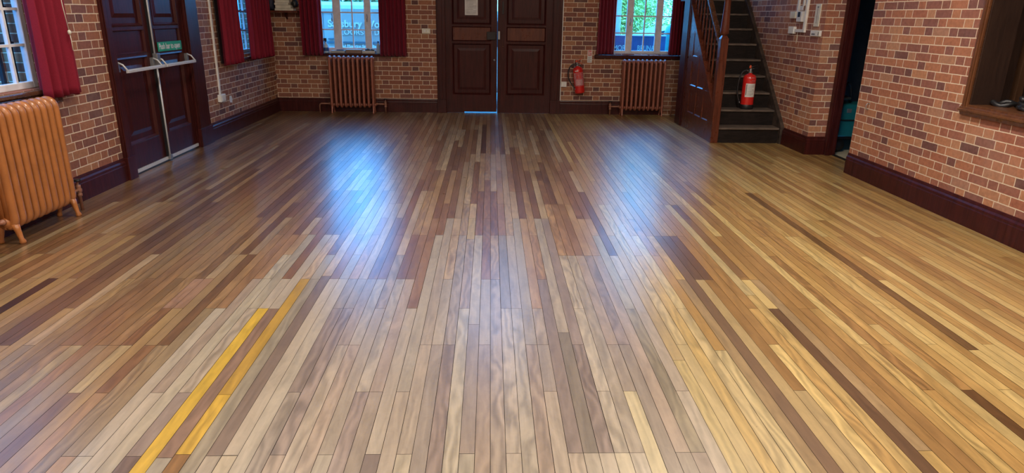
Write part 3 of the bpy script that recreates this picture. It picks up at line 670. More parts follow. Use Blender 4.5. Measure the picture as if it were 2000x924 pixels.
# ------------------------------------------------------------------ radiators
def radiator(label, F, u0, n, pitch, w_front, depth, z0, z1, mat, r, pipes, valve_mat):
    """column radiator: every section is a loop of round tube with inner columns"""
    root = thing('radiator', label, 'radiator', F.p(u0 + n * pitch / 2, w_front - depth / 2, 0))
    wf, wb = w_front - r, w_front - depth + r
    for k in range(n):
        u = u0 + (k + 0.5) * pitch; bm = B(); rb = 0.055
        pts = []
        zb, zt = z0, z1 - r
        for a in range(7): th = PI + (PI / 2) * (1 - a / 6) ; pts.append((wf - rb + rb * math.cos(PI - th + PI) , zb + rb + rb * math.sin(-(PI / 2) * (1 - a / 6))))
        # simpler explicit loop: bottom front corner, up, top front corner, back, down, bottom back corner
        pts = []
        def corner(cw, cz, a0, a1):
            for a in range(6):
                t_ = a0 + (a1 - a0) * a / 5; pts.append((cw + rb * math.cos(t_), cz + rb * math.sin(t_)))
        corner(wf - rb, zb + rb, -PI / 2, 0); corner(wf - rb, zt - rb, 0, PI / 2); corner(wb + rb, zt - rb, PI / 2, PI); corner(wb + rb, zb + rb, PI, 3 * PI / 2)
        pts.append(pts[0])
        tube(bm, [F.p(u, a_, b_) for a_, b_ in pts], r, 12)
        for q in (1 / 3, 2 / 3):
            w_ = wf + (wb - wf) * q; tube(bm, [F.p(u, w_, zb), F.p(u, w_, zt)], r * 0.92, 10)
        # swollen top and bottom waterways joining the sections
        for z_ in (zb + 0.03, zt - 0.025):
            tube(bm, [F.p(u - pitch / 2 + .001, (wf + wb) / 2, z_), F.p(u - pitch * .3, (wf + wb) / 2, z_), F.p(u + pitch * .3, (wf + wb) / 2, z_), F.p(u + pitch / 2 - .001, (wf + wb) / 2, z_)], [r * 1.0, r * 1.3, r * 1.3, r * 1.0], 12)
        finish('section', bm, mat, root, smooth=True)
        if k in (0, n - 1):
            for w_ in (wf, wb):
                bm = B(); sgn = 1 if w_ == wf else -1
                tube(bm, [F.p(u, w_ - .01 * sgn, zb + 0.02), F.p(u, w_ + .004 * sgn, zb - 0.03), F.p(u, w_ + .016 * sgn, 0.035), F.p(u, w_ + .022 * sgn, 0.016), F.p(u, w_ + .022 * sgn, 0.0)], [r * 1.05, r * .75, r * .55, r * .8, r * .7], 10)
                finish('foot', bm, mat, root, smooth=True)
    wm = (wf + wb) / 2
    for (ue, u1, kind) in pipes:
        ustart = u0 if ue < u0 else u0 + n * pitch
        z_ = z0 + 0.045; s = 1 if ue > ustart else -1
        bm = B()
        if kind == 'valve':
            tube(bm, [F.p(ustart, wm, z_), F.p(ustart + s * .02, wm, z_), F.p(ustart + s * .022, wm, z_), F.p(ustart + s * .04, wm, z_), F.p(ue, wm, z_)], [.022, .022, .015, .013, .013], 10)
            finish('pipe', bm, valve_mat, root, smooth=True)
            bm = B(); lathe(bm, [(0.013, -z_), (0.013, -.055), (0.021, -.05), (.021, -.03), (.015, -.026), (.024, -.012), (.026, .006), (.018, .02), (.020, .026), (.020, .04), (.009, .046), (.008, .075)], F.p(ue, wm, z_), 14)
            vv = finish('valve', bm, valve_mat, root, smooth=True)
            bm = B(); lathe(bm, [(0.006, .070), (.030, .076), (.034, .082), (.030, .09), (.006, .092)], F.p(ue, wm, z_), 14); finish('handwheel', bm, M_blackm, vv, smooth=True)
        else:
            pts = [F.p(ustart, wm, z_), F.p(ue - s * .03, wm, z_), F.p(ue - s * .009, wm, z_ - .009), F.p(ue, wm, z_ - .03), F.p(ue, wm, 0.0)]
            tube(bm, pts, 0.012, 10); finish('pipe', bm, valve_mat, root, smooth=True)
            bm = B(); tube(bm, [F.p(ustart, wm, z_), F.p(ustart + s * .025, wm, z_)], 0.020, 8); finish('union_nut', bm, valve_mat, root)
    return root
radiator('terracotta column radiator beneath the window with the white van', FB, -2.655, 10, 0.0757, 0.24, 0.17, 0.105, 0.925, M_terra, 0.0205, [(-2.835, 0, 'pipe'), (-1.745, 0, 'valve')], M_brass)
radiator('terracotta column radiator beneath the window with the parked car, near the stairs', FB, 2.178, 10, 0.0745, 0.24, 0.17, 0.105, 0.928, M_terra, 0.0205, [(2.02, 0, 'valve'), (3.06, 0, 'pipe')], M_brass)
radiator('large orange column radiator against the left wall in the foreground', FL, 4.575, 10, 0.0755, 0.245, 0.165, 0.125, 0.958, M_orange, 0.0285, [(4.42, 0, 'valve'), (5.475, 0, 'valve')], M_brass)

# ------------------------------------------------------------------ staircase
RISE, GO, SY, SX0, SX1 = 0.2075, 0.2325, 8.85, 3.03, 3.868
st = thing('staircase', 'dark wooden staircase rising to the back wall beside the right brick wall', 'staircase', (3.45, SY, 0))
NT = 9
for k in range(NT):
    y = SY + GO * k; z = RISE * (k + 1); GN = GO if k < NT - 1 else 0.5
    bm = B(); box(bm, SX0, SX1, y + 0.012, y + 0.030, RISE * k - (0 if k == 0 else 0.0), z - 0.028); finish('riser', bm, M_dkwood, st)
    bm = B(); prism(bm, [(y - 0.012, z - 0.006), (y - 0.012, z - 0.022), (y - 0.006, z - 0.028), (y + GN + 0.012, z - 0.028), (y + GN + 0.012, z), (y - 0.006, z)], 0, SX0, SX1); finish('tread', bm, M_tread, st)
SL = RISE / GO
def zline(y, off): return RISE + (y - SY) * SL + off
Y1 = 10.66
# wall string
Y2 = 11.3
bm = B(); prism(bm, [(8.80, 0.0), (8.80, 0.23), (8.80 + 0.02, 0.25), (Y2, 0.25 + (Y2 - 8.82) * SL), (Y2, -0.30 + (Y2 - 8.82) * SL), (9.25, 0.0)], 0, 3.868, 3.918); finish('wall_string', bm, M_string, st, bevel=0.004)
# outer string
def zs(y): return 0.49 + (y - 8.93) * 0.925
bm = B(); prism(bm, [(8.90, zs(8.90) - 0.30), (8.90, zs(8.90)), (Y1, zs(Y1)), (Y1, zs(Y1) - 0.30)], 0, 2.965, 3.022); finish('outer_string', bm, M_mahred, st, bevel=0.005)
bm = B(); prism(bm, [(8.90, zs(8.90)), (8.90, zs(8.90) + 0.022), (Y1, zs(Y1) + 0.022), (Y1, zs(Y1))], 0, 2.950, 3.036); finish('string_capping', bm, M_mahred, st, bevel=0.005)
# newel post
NX0, NX1, NY0, NY1 = 2.952, 3.052, 8.835, 8.935
bm = B(); box(bm, NX0, NX1, NY0, NY1, 0, 1.345)
cx, cy = (NX0 + NX1) / 2, (NY0 + NY1) / 2
fs = []
a = [bm.verts.new((x, y, 1.345)) for x, y in ((NX0, NY0), (NX1, NY0), (NX1, NY1), (NX0, NY1))]; c_ = [bm.verts.new((cx + sx * .026, cy + sy * .026, 1.385)) for sx, sy in ((-1, -1), (1, -1), (1, 1), (-1, 1))]
for k in range(4): bm.faces.new((a[k], a[(k + 1) % 4], c_[(k + 1) % 4], c_[k]))
bm.faces.new(c_)
finish('newel_post', bm, M_mahred, st, bevel=0.005)
bm = B(); lathe(bm, [(0.028, 1.375), (0.030, 1.388), (0.044, 1.398), (0.054, 1.412), (0.055, 1.43), (0.052, 1.50), (0.046, 1.62), (0.040, 1.76), (0.036, 1.90), (0.044, 1.93), (0.03, 1.95), (0.05, 2.0), (0.04, 2.06), (0.0, 2.08)][:-1], (cx, cy, 0), 24); finish('newel_turning', bm, M_mahred, st, smooth=True)
# handrail
def hr(y): return 1.20 + (y - 8.93) * 0.885
bm = B()
prof = [(-0.030, 0.0), (0.030, 0.0), (0.036, 0.02), (0.034, 0.045), (0.022, 0.062), (-0.022, 0.062), (-0.034, 0.045), (-0.036, 0.02)]
A = [bm.verts.new((3.0 + p[0], 8.93, hr(8.93) + p[1])) for p in prof]; Bq = [bm.verts.new((3.0 + p[0], Y1, hr(Y1) + p[1])) for p in prof]
bm.faces.new(A); bm.faces.new(Bq[::-1])
for k in range(len(prof)): bm.faces.new((A[k], Bq[k], Bq[(k + 1) % 8], A[(k + 1) % 8]))
finish('handrail', bm, M_sill, st, bevel=0.003)
# turned balusters
for k in range(9):
    y = 9.05 + k * 0.148
    za, zb = zs(y) + 0.02, hr(y) + 0.005; h = zb - za
    pr = [(0.014, 0), (0.014, 0.14), (0.019, 0.15), (0.009, 0.18), (0.012, 0.20), (0.017, 0.30), (0.013, 0.45), (0.010, 0.58), (0.018, 0.62), (0.009, 0.66), (0.014, 0.76), (0.018, 0.82), (0.012, 0.86), (0.014, 0.88), (0.014, 1.0)]
    bm = B(); lathe(bm, [(r_ * 0.95, z_ * h) for r_, z_ in pr], (2.995, y, za), 10); finish('baluster', bm, M_mahred, st, smooth=True)
# spandrel: framed panelling under the string
bm = B(); PX0 = 2.958
prism(bm, [(8.93, 0.0), (10.30, 0.0), (10.30, zs(10.30) - 0.28), (8.93, zs(8.93) - 0.02)], 0, PX0 + 0.011, PX0 + 0.045)
def rail(x, y0, y1, z0, z1): box(bm, x, PX0 + 0.03, y0, y1, z0, z1)
def cut(x, y0, y1, z0): prism(bm, [(y0, z0), (y1, z0), (y1, zs(y1) - 0.02), (y0, zs(y0) - 0.02)], 0, x, PX0 + 0.03)
rail(PX0, 8.935, 10.30, 0.0, 0.255); rail(PX0 + .0006, 9.08, 10.05, 0.575, 0.645); rail(PX0 + .0006, 9.76, 10.05, 0.985, 1.060)
cut(PX0 + .0012, 8.935, 9.08, 0.25)
for y0, y1 in ((9.36, 9.42), (9.70, 9.76), (10.05, 10.30)): cut(PX0 + .0012, y0, y1, 0.25)
prism(bm, [(8.95, zs(8.95) - 0.11), (8.95, zs(8.95) - 0.01), (10.30, zs(10.30) - .01), (10.30, zs(10.30) - 0.11)], 0, PX0 + .0018, PX0 + 0.03)
# sloped ledges at the foot of each panel
for y0, y1, z in ((9.09, 9.35, 0.256), (9.43, 9.69, 0.256), (9.77, 10.04, 0.256), (9.43, 9.69, 0.646), (9.77, 10.04, 0.646), (9.82, 10.04, 1.061)):
    prism(bm, [(PX0 + 0.0005, z), (PX0 + 0.0105, z + 0.014), (PX0 + 0.0105, z)], 1, y0, y1)
finish('spandrel_panel', bm, M_mahred, st)
bm = B(); box(bm, 2.945, 3.03, 10.30, 10.66, 0, 2.6); box(bm, 2.935, 2.95, 10.34, 10.44, 0, 2.6); finish('end_post', bm, M_mah, st, bevel=0.006)
bm = B(); lathe(bm, [(0.012, 0), (0.018, 0.01), (0.018, 0.03), (0.012, 0.04)], (3.085, 9.15, 0.416), 10)
tag(finish('small_cap', bm, M_steel, smooth=True), 'small shiny metal cap on the second stair, against the newel post', 'cap')

# ------------------------------------------------------------------ fire extinguishers
def extinguisher(label, loc, rot, h, r, sty, hose_side=-1, yaw=0.0):
    root = thing('fire_extinguisher', label, 'fire extinguisher', loc, local=True)
    root.rotation_euler = rot
    hb = h * 0.80
    bm = B(); lathe(bm, [(r * .7, 0.035 if sty == 'base' else 0.0), (r * .97, 0.04 if sty == 'base' else 0.006), (r, 0.055 if sty == 'base' else 0.03), (r, hb - 0.06), (r * .97, hb - 0.04), (r * .84, hb - 0.018), (r * .6, hb - 0.003), (r * .3, hb + 0.006), (r * .28, hb + 0.02)], seg=32)
    finish('cylinder', bm, M_red, root, smooth=True)
    if sty == 'base':
        bm = B(); lathe(bm, [(r * .99, 0.0), (r * 1.03, 0.004), (r * 1.03, 0.058), (r * 1.0, 0.062)], seg=32); finish('base_ring', bm, M_black, root, smooth=True)
    else:
        bm = B(); lathe(bm, [(r * 1.006, 0.10), (r * 1.012, 0.104), (r * 1.012, 0.108), (r * 1.004, 0.112)], seg=32); finish('mounting_band', bm, M_red, root, smooth=True)
    bm = B(); lathe(bm, [(r * .30, hb + .015), (r * .30, hb + .03), (r * .20, hb + .034), (r * .20, hb + .065), (r * .14, hb + .07), (r * .14, hb + .085)], seg=14); finish('valve', bm, M_steel, root, smooth=True)
    bm = B(); tube(bm, [(r * .1, 0, hb + .07), (r * .5, 0, hb + .072), (r * 1.0, 0, hb + .078 if sty == 'base' else hb + .03)], [.008, .007, .006], 8); tube(bm, [(-r * .1, 0, hb + .085), (r * .3, 0, hb + .10), (r * 1.05, 0, hb + .125)], [.009, .007, .005], 8)
    finish('lever', bm, M_black if sty == 'base' else M_redbits, root, smooth=True)
    bm = B(); lathe(bm, [(.004, hb + .075), (.016, hb + .08), (.016, hb + .10), (.010, hb + .115), (.004, hb + .118)], (-r * .12, -0.01, 0), 10); finish('safety_pin_tag', bm, M_redbits, root, smooth=True)
    s = hose_side
    if sty == 'base':
        pts = [(-r * .15, 0, hb + .045), (-r * .7, 0, hb + .05), (-r * 1.25, -.01, hb + .02), (-r * 1.62, -.015, hb - .06), (-r * 1.75, -.02, hb - .18), (-r * 1.62, -.03, hb - .30), (-r * 1.3, -.04, 0.10)]
    else:
        pts = [(-r * .15, 0, hb + .045), (-r * .8, 0, hb + .05), (-r * 1.5, 0, hb + .01), (-r * 1.95, -.005, hb - .08), (-r * 1.98, -.01, hb - .17), (-r * 1.55, -.015, hb - .26), (-r * .98, -.03, hb - .34)]
    # smooth the hose
    def cr(P):
        P = [Vector(p) for p in P]; o = []
        for i in range(len(P) - 1):
            p0, p1, p2, p3 = P[max(i - 1, 0)], P[i], P[i + 1], P[min(i + 2, len(P) - 1)]
            for q in range(5):
                t_ = q / 5; o.append(0.5 * ((2 * p1) + (-p0 + p2) * t_ + (2 * p0 - 5 * p1 + 4 * p2 - p3) * t_ ** 2 + (-p0 + 3 * p1 - 3 * p2 + p3) * t_ ** 3))
        o.append(P[-1]); return o
    bm = B(); tube(bm, cr(pts), 0.011, 10); finish('hose', bm, M_black, root, smooth=True)
    bm = B(); e = Vector(pts[-1]); tube(bm, [e, e + Vector((0.004, 0, -0.025))], [.008, .006], 8); finish('nozzle', bm, M_steel, root, smooth=True)
    bm = B(); e = Vector(pts[0]); tube(bm, [e + Vector((.02, 0, 0)), e + Vector((-.035, 0, .002))], .010, 8); finish('hose_coupling', bm, M_steel, root, smooth=True)
    # label wrapped round the front
    def wrap(z0, z1, a0, a1, mat, name, rr=1.004):
        bm = B(); n = 16; lo = []; hi = []
        for i in range(n + 1):
            t_ = a0 + (a1 - a0) * i / n
            lo.append(bm.verts.new((r * rr * math.sin(t_), -r * rr * math.cos(t_), z0))); hi.append(bm.verts.new((r * rr * math.sin(t_), -r * rr * math.cos(t_), z1)))
        for i in range(n): bm.faces.new((lo[i], lo[i + 1], hi[i + 1], hi[i]))
        return finish(name, bm, mat, root, smooth=True)
    if sty == 'base':
        wrap(0.165, 0.345, -0.80 + yaw, 0.85 + yaw, M_paper, 'label')
        for i in range(9): wrap(0.185 + i * .016, 0.189 + i * .016, -0.45 + yaw, 0.55 - (0.3 if i % 3 == 0 else 0) + yaw, M_print, 'label_print', 1.007)
        wrap(0.19, 0.33, -0.72 + yaw, -0.58 + yaw, M_print, 'label_print', 1.007)
        wrap(0.415, 0.425, -0.2 + yaw, .65 + yaw, M_pink, 'printed_band', 1.005); wrap(0.38, 0.39, 0.0 + yaw, .65 + yaw, M_pink, 'printed_band', 1.005); wrap(0.362, 0.370, -.3 + yaw, .65 + yaw, M_pink, 'printed_band', 1.005)
    else:
        wrap(0.125, 0.345, -1.1, 1.2, M_pink, 'label')
        wrap(0.365, 0.378, -0.75, -0.05, M_paper, 'label_heading', 1.006)
        for i in range(7): wrap(0.145 + i * .013, 0.149 + i * .013, -0.8, 0.7, M_paper, 'label_print', 1.007)
        wrap(0.25, 0.30, -.5, -.15, M_signred, 'label_pictogram', 1.007); wrap(0.25, 0.30, .05, .40, M_signred, 'label_pictogram', 1.007); wrap(0.315, 0.335, -.5, .3, M_signred, 'label_pictogram', 1.007)
        wrap(0.24, 0.34, -.95, -.85, M_paper, 'label_print', 1.007)
    return root
extinguisher('red fire extinguisher hung tilted on the brick wall right of the far doors', (1.508, YB - 0.095, 0.36), (0, math.radians(-8.0), 0), 0.54, 0.084, 'hung')
extinguisher('red fire extinguisher with a white label standing on the second stair', (3.523, 9.20, 2 * RISE), (0, 0, math.radians(-8)), 0.58, 0.085, 'base', yaw=0.12)
bm = B(); FB.box(bm, 1.40, 1.50, 0.0, 0.012, 0.70, 0.80); tag(finish('wall_bracket', bm, M_steel), 'steel bracket behind the wall-hung extinguisher', 'bracket')

# ------------------------------------------------------------------ notices
n = thing('extinguisher_sign', 'narrow white and red notice above the wall-hung fire extinguisher', 'sign', (1.657, YB, 0.85))
bm = B(); FB.box(bm, 1.618, 1.696, 0.0, 0.003, 0.852, 1.056); finish('plate', bm, M_paper, n)
bm = B(); FB.box(bm, 1.628, 1.686, 0.003, 0.0045, 0.965, 1.048); finish('red_field', bm, M_signred, n)
bm = B()
prism(bm, [(1.638, .975), (1.653, .975), (1.653, 1.02), (1.650, 1.028), (1.656, 1.036), (1.640, 1.036), (1.638, 1.025)], 1, YB - 0.0058, YB - 0.0045)
prism(bm, [(1.662, .975), (1.676, .975), (1.670, 1.0), (1.680, 1.02), (1.672, 1.038), (1.662, 1.02), (1.666, 1.0)], 1, YB - 0.0058, YB - 0.0045)
finish('pictogram', bm, M_paper, n)
bm = B()
for i in range(5): FB.box(bm, 1.628, 1.686 - (i % 2) * .012, 0.003, 0.0038, 0.866 + i * .018, 0.872 + i * .018)
finish('printed_lines', bm, M_print, n)
n = thing('paper_notice', 'white printed sheet pinned to the left leaf of the far doors', 'notice', (-0.314, YB, 1.58))
bm = B(); FB.box(bm, -0.420, -0.209, -0.012, -0.010, 1.580, 1.877)
finish('sheet', bm, M_paper, n)
bm = B()
for i in range(13): FB.box(bm, -0.395, -0.235 - (0.05 if i % 4 == 3 else 0.0), -0.010, -0.0094, 1.606 + i * .020, 1.610 + i * .020)
finish('printed_lines', bm, M_print, n)
# fill behind the sheet: the sheet hangs over the panel moulding on two pins
for x, z in ((-0.41, 1.86), (-0.22, 1.86)):
    bm = B(); FB.box(bm, x - .004, x + .004, -0.034, -0.008, z - .004, z + .004); finish('pin', bm, M_steel, n)

# ------------------------------------------------------------------ wall services
bm = B(); FB.box(bm, -1.122, -0.985, 0.0, 0.025, 1.283, 1.362)
sw = finish('light_switch', bm, M_cream, bevel=0.004); tag(sw, 'cream double light switch on the bricks left of the far doors', 'switch')
for x in (-1.09, -1.04):
    bm = B(); FB.box(bm, x, x + 0.028, 0.025, 0.030, 1.305, 1.34); finish('rocker', bm, M_plastic, sw, bevel=0.001)
bm = B(); FB.box(bm, 1.176, 1.192, 0.0, 0.016, 0.222, ZC); tag(finish('conduit', bm, M_plastic), 'white vertical conduit along the right side of the far door frame', 'conduit')
bm = B(); FB.box(bm, 1.196, 1.284, 0.0, 0.035, 0.452, 0.538); o = finish('socket_box', bm, M_plastic, bevel=0.004); tag(o, 'white socket box beside the far door conduit, left of the extinguisher', 'socket')
bm = B(); FL.box(bm, 9.035, 9.062, 0.0, 0.02, 0.545, ZC); tag(finish('conduit', bm, M_plastic), 'white vertical conduit on the left wall between doors and corner window', 'conduit')
o = thing('socket_box', 'white socket box at the foot of the left wall conduit', 'socket', (XL, 9.06, 0.44))
bm = B(); FL.box(bm, 8.975, 9.145, 0.0, 0.045, 0.452, 0.548); finish('housing', bm, M_plastic, o, bevel=0.005)
bm = B(); FL.box(bm, 9.0, 9.12, 0.045, 0.05, 0.465, 0.535); finish('faceplate', bm, M_plastic, o, bevel=0.003)
bm = B(); prism(bm, [(9.385, .40), (9.46, .392), (9.475, .44), (9.455, .485), (9.385, .488), (9.375, .44)], 0, XL, XL + 0.002); tag(finish('paint_patch', bm, M_plastic), 'small whitish patch left on the bricks right of the left socket box', 'patch')
# meters on the pier beside the stairs
FR = Frame('R', XR)
def rbox(name, label, u0, u1, z0, z1, w=0.04, mat=M_plastic, cat='box', bev=0.004):
    bm = B(); FR.box(bm, u0, u1, 0.0, w, z0, z1); o = finish(name, bm, mat, bevel=bev); tag(o, label, cat); return o
o = rbox('junction_box', 'square cream junction box, upper left of the white boxes on the stair wall', 8.86, 9.015, 1.605, 1.688, 0.045, M_cream)
o = rbox('junction_box', 'white box below the cream junction box, at the end of the bent conduit', 8.86, 9.02, 1.418, 1.505, 0.04)
o = rbox('meter_unit', 'pale grey unit with a dark screen mounted against the stair wall conduit', 8.66, 8.80, 1.565, 1.69, 0.05, M_white, 'meter')
bm = B(); FR.box(bm, 8.70, 8.765, 0.05, 0.052, 1.622, 1.682); finish('screen', bm, M_black, o)
bm = B(); FR.box(bm, 8.635, 8.73, 0.05, 0.056, 1.70, 1.755); finish('terminal_cover', bm, M_white, o)
o = thing('conduit', 'white bent conduit running down and left between boxes on the stair wall', 'conduit', (XR, 8.62, 1.45))
bm = B(); FR.box(bm, 8.585, 8.63, 0.0, 0.028, 1.44, ZC); FR.box(bm, 8.63, 8.86, 0.0, 0.028, 1.44, 1.475); finish('trunking', bm, M_plastic, o, bevel=0.002)
bm = B(); FR.box(bm, 8.70, 8.735, 0.0, 0.02, 1.755, ZC); finish('branch', bm, M_plastic, o, bevel=0.002)
bm = B(); FR.box(bm, 8.845, 8.885, 0.0, 0.022, 1.688, ZC); tag(finish('conduit', bm, M_plastic), 'white conduit rising from the cream junction box on the stair wall', 'conduit')
bm = B(); tube(bm, [(XR - .006, 8.80, 1.44), (XR - .006, 8.80, 1.36), (XR - .006, 8.805, 1.30)], 0.004, 6); tag(finish('loose_wire', bm, M_cream, smooth=True), 'short loose cream wire hanging under the bent conduit', 'wire')
o = thing('thermometer_strip', 'tall narrow cream plate near the pier corner, over the small white control', 'plate', (XR, 8.32, 1.5))
bm = B(); FR.box(bm, 8.255, 8.385, 0.0, 0.012, 1.515, 1.772); finish('plate', bm, M_cream, o, bevel=0.003)
bm = B(); FR.box(bm, 8.316, 8.324, 0.012, 0.014, 1.55, 1.735); FR.box(bm, 8.30, 8.34, 0.012, 0.014, 1.73, 1.745); finish('scale_mark', bm, M_print, o)
o = rbox('wall_control', 'small white control unit below the tall cream plate on the pier', 8.16, 8.395, 1.405, 1.468, 0.03)
bm = B(); FR.box(bm, 8.27, 8.36, 0.03, 0.031, 1.418, 1.436); finish('printed_name', bm, M_print, o)
bm = B(); FR.box(bm, 8.18, 8.19, 0.03, 0.032, 1.418, 1.455); finish('slot', bm, M_black, o)
bm = B(); tube(bm, [(XR, 6.88, 0.775), (XR - .02, 6.882, 0.782), (XR - .032, 6.884, 0.755), (XR - .026, 6.884, 0.725), (XR - .005, 6.882, 0.715)], 0.005, 8); tag(finish('wall_hook', bm, M_steel, smooth=True), 'small curved metal hook on the right brick wall near the opening', 'hook')

# ------------------------------------------------------------------ corner shelf
sh = thing('corner_shelf', 'dark wooden shelf in the far left corner below the stacked papers', 'shelf', (-3.3, YB, 1.57))
bm = B(); FB.box(bm, XL, -3.07, 0.0, 0.22, 1.575, 1.605); finish('board', bm, M_mahred, sh, bevel=0.004)
bm = B(); prism(bm, [(YB - .15, 1.575), (YB, 1.575), (YB, 1.47)], 0, -3.30, -3.28); finish('bracket', bm, M_mah, sh)
z = 1.605
for i, (x0, x1, h) in enumerate(((-3.42, -3.13, 0.035), (-3.41, -3.17, 0.050), (-3.42, -3.20, 0.032), (-3.41, -3.19, 0.045), (-3.42, -3.20, 0.030))):
    bm = B(); FB.box(bm, x0, x1, 0.03, 0.20 - 0.01 * (i % 2), z, z + h - .002)
    wh = ('bottom one', 'second from the bottom', 'middle one', 'second from the top', 'top one')[i]
    tag(finish('paper_stack', bm, M_cream, bevel=0.003), 'bundle of cream papers on the corner shelf, the %s' % wh, 'papers', 'paper bundles on the corner shelf'); z += h
M_navy = simple('navy_cloth', (0.025, 0.03, 0.055), 0.7, bump=0.5)
def lump(name, c, s, mat, seed, label, cat, sub=3, amp=0.25):
    bm = B(); bmesh.ops.create_icosphere(bm, subdivisions=sub, radius=1.0)
    from mathutils import noise
    for v in bm.verts:
        f = 1 + amp * noise.noise(v.co * 1.8 + Vector((seed, 0, 0))) + amp * .5 * noise.noise(v.co * 4 + Vector((0, seed, 0)))
        v.co = Vector((c[0] + v.co.x * s[0] * f, c[1] + v.co.y * s[1] * f, c[2] + max(v.co.z, -0.8) * s[2] * f))
    o = finish(name, bm, mat, smooth=True); return tag(o, label, cat)
lump('cloth_bag', (-3.490, YB - 0.12, 1.70), (0.048, 0.08, 0.10), M_navy, 3, 'crumpled navy bag on the corner shelf, left of the papers', 'bag')
lump('dark_cloth', (-3.135, YB - 0.07, 1.715), (0.045, 0.05, 0.07), M_black, 5, 'crumpled black cloth on top of the paper edge, right of the papers', 'cloth')

# ------------------------------------------------------------------ things on the sill of window_1
M_bottle = simple('clear_blue_plastic', (0.45, 0.60, 0.72), 0.2); M_blue = simple('label_blue', (0.02, 0.08, 0.25), 0.4)
sy = YB + 0.06; sz = 0.952
o = thing('spray_bottle', 'white spray bottle with a blue label on the van-side window sill', 'bottle', (-2.715, sy, sz))
bm = B(); lathe(bm, [(.040, 0), (.042, .01), (.042, .10), (.034, .13), (.016, .155), (.014, .175)], (-2.715, sy, sz), 16); finish('body', bm, M_bottle, o, smooth=True)
bm = B(); lathe(bm, [(.0428, .03), (.0432, .032), (.0432, .085), (.0428, .087)], (-2.715, sy, sz), 16); finish('label', bm, M_blue, o, smooth=True)
bm = B(); box(bm, -2.745, -2.700, sy - .012, sy + .012, sz + .19, sz + .235); box(bm, -2.725, -2.705, sy - .01, sy + .01, sz + .172, sz + .192); prism(bm, [(-2.75, sz + .20), (-2.742, sz + .20), (-2.728, sz + .15), (-2.735, sz + .15)], 1, sy - .006, sy + .006); finish('trigger_head', bm, M_black, o, bevel=0.003)
M_box1 = simple('pale_carton', (0.36, 0.37, 0.36), 0.6); M_box2 = simple('brown_carton', (0.22, 0.15, 0.12), 0.6)
bm = B(); box(bm, -2.625, -2.40, sy - .07, sy + .05, sz, sz + .042); a = finish('carton', bm, M_box1, bevel=0.006); tag(a, 'flat pale grey packet on the sill next to the spray bottle', 'packet')
bm = B(); box(bm, -2.54, -2.42, sy - .04, sy + .02, sz + .042, sz + .056); tag(finish('pen_tray', bm, M_blue, bevel=0.004), 'thin dark blue item lying on the flat pale packet', 'tray')
bm = B(); box(bm, -2.385, -2.13, sy - .06, sy + .055, sz, sz + .048); a = finish('carton', bm, M_box2, bevel=0.003); tag(a, 'low open brown carton in the middle of the van-side sill', 'carton')
bm = B(); box(bm, -2.39, -2.125, sy - .065, sy + .055, sz + .048, sz + .062); finish('lid', bm, M_box1, a, bevel=0.003)
bm = B(); box(bm, -2.115, -1.905, sy - .07, sy + .05, sz, sz + .046); a = finish('carton', bm, simple('cream_carton', (0.50, 0.48, 0.42), 0.6), bevel=0.004); tag(a, 'cream carton on the van-side sill under the black gloves', 'carton')
lump('glove', (-2.03, sy - .02, sz + .058), (.045, .03, .020), M_black, 9, 'crumpled black glove on the cream carton, the left one', 'glove')
lump('glove', (-1.955, sy - .015, sz + .056), (.036, .028, .016), M_black, 11, 'crumpled black glove on the cream carton, the right one', 'glove')
o = thing('water_bottle', 'clear water bottle at the right end of the van-side sill', 'bottle', (-1.855, sy, sz))
bm = B(); lathe(bm, [(.030, 0), (.032, .01), (.032, .12), (.026, .14), (.013, .165), (.013, .175)], (-1.855, sy, sz), 14); finish('body', bm, M_bottle, o, smooth=True)
bm = B(); lathe(bm, [(.015, .172), (.016, .176), (.016, .195), (.012, .198)], (-1.855, sy, sz), 14); finish('cap', bm, M_blue, o, smooth=True)
# thin papers on the two other sills
bm = B(); box(bm, 2.40, 2.62, YB - .04, YB + .06, .985, .992); tag(finish('leaflet', bm, M_paper), 'white leaflets lying on the sill of the car-side window', 'leaflet')
bm = B(); box(bm, 2.66, 2.80, YB - .05, YB + .04, .985, .990); tag(finish('leaflet', bm, M_paper), 'single white leaflet right of the pile on the car-side sill', 'leaflet')
bm = B(); box(bm, XL - .08, XL + .02, 10.24, 10.40, .955, .963); tag(finish('leaflet', bm, M_paper), 'white card lying on the left corner window sill', 'card')

# ------------------------------------------------------------------ serving hatch
h = sroot('window_6', (XR, 4.4, 0.9))
def hb(name, mat, *a, bev=0.004):
    bm = B(); box(bm, *a); return finish(name, bm, mat, h, bevel=bev)
bm = B(); box(bm, XR - .022, XR, 5.42, 5.482, 0.868, 2.38); box(bm, XR - .032, XR - .022, 5.435, 5.46, 0.90, 2.38); finish('hatch_frame', bm, M_hatch, h, bevel=0.004)
bm = B(); box(bm, XR, XR + .24, 5.405, 5.425, 0.935, 2.3); finish('hatch_lining', bm, M_hatchin, h)
bm = B()
prism(bm, [(XR - .022, .868), (XR - .030, .895), (XR - .050, .905), (XR - .052, .915), (XR - .035, .922), (XR - .034, .934), (XR - .010, .937), (XR - .010, .952), (XR, .955), (XR + .24, .955), (XR + .24, .93), (XR, .868)], 1, 3.1, 5.482)
finish('hatch_sill', bm, M_hatch, h)
hb('hatch_counter', M_hatch2, XR + .24, 5.0, 3.0, 5.50, 0.90, 0.952)
hb('hatch_partition', M_hatchin, XR + .22, 5.0, 5.50, 5.54, 0.0, 2.6)
hb('hatch_post', M_hatch2, 4.30, 4.36, 5.44, 5.50, 0.952, 2.5)
hb('hatch_panel', M_hatch2, 4.46, 4.9, 5.46, 5.50, 0.952, 2.5)
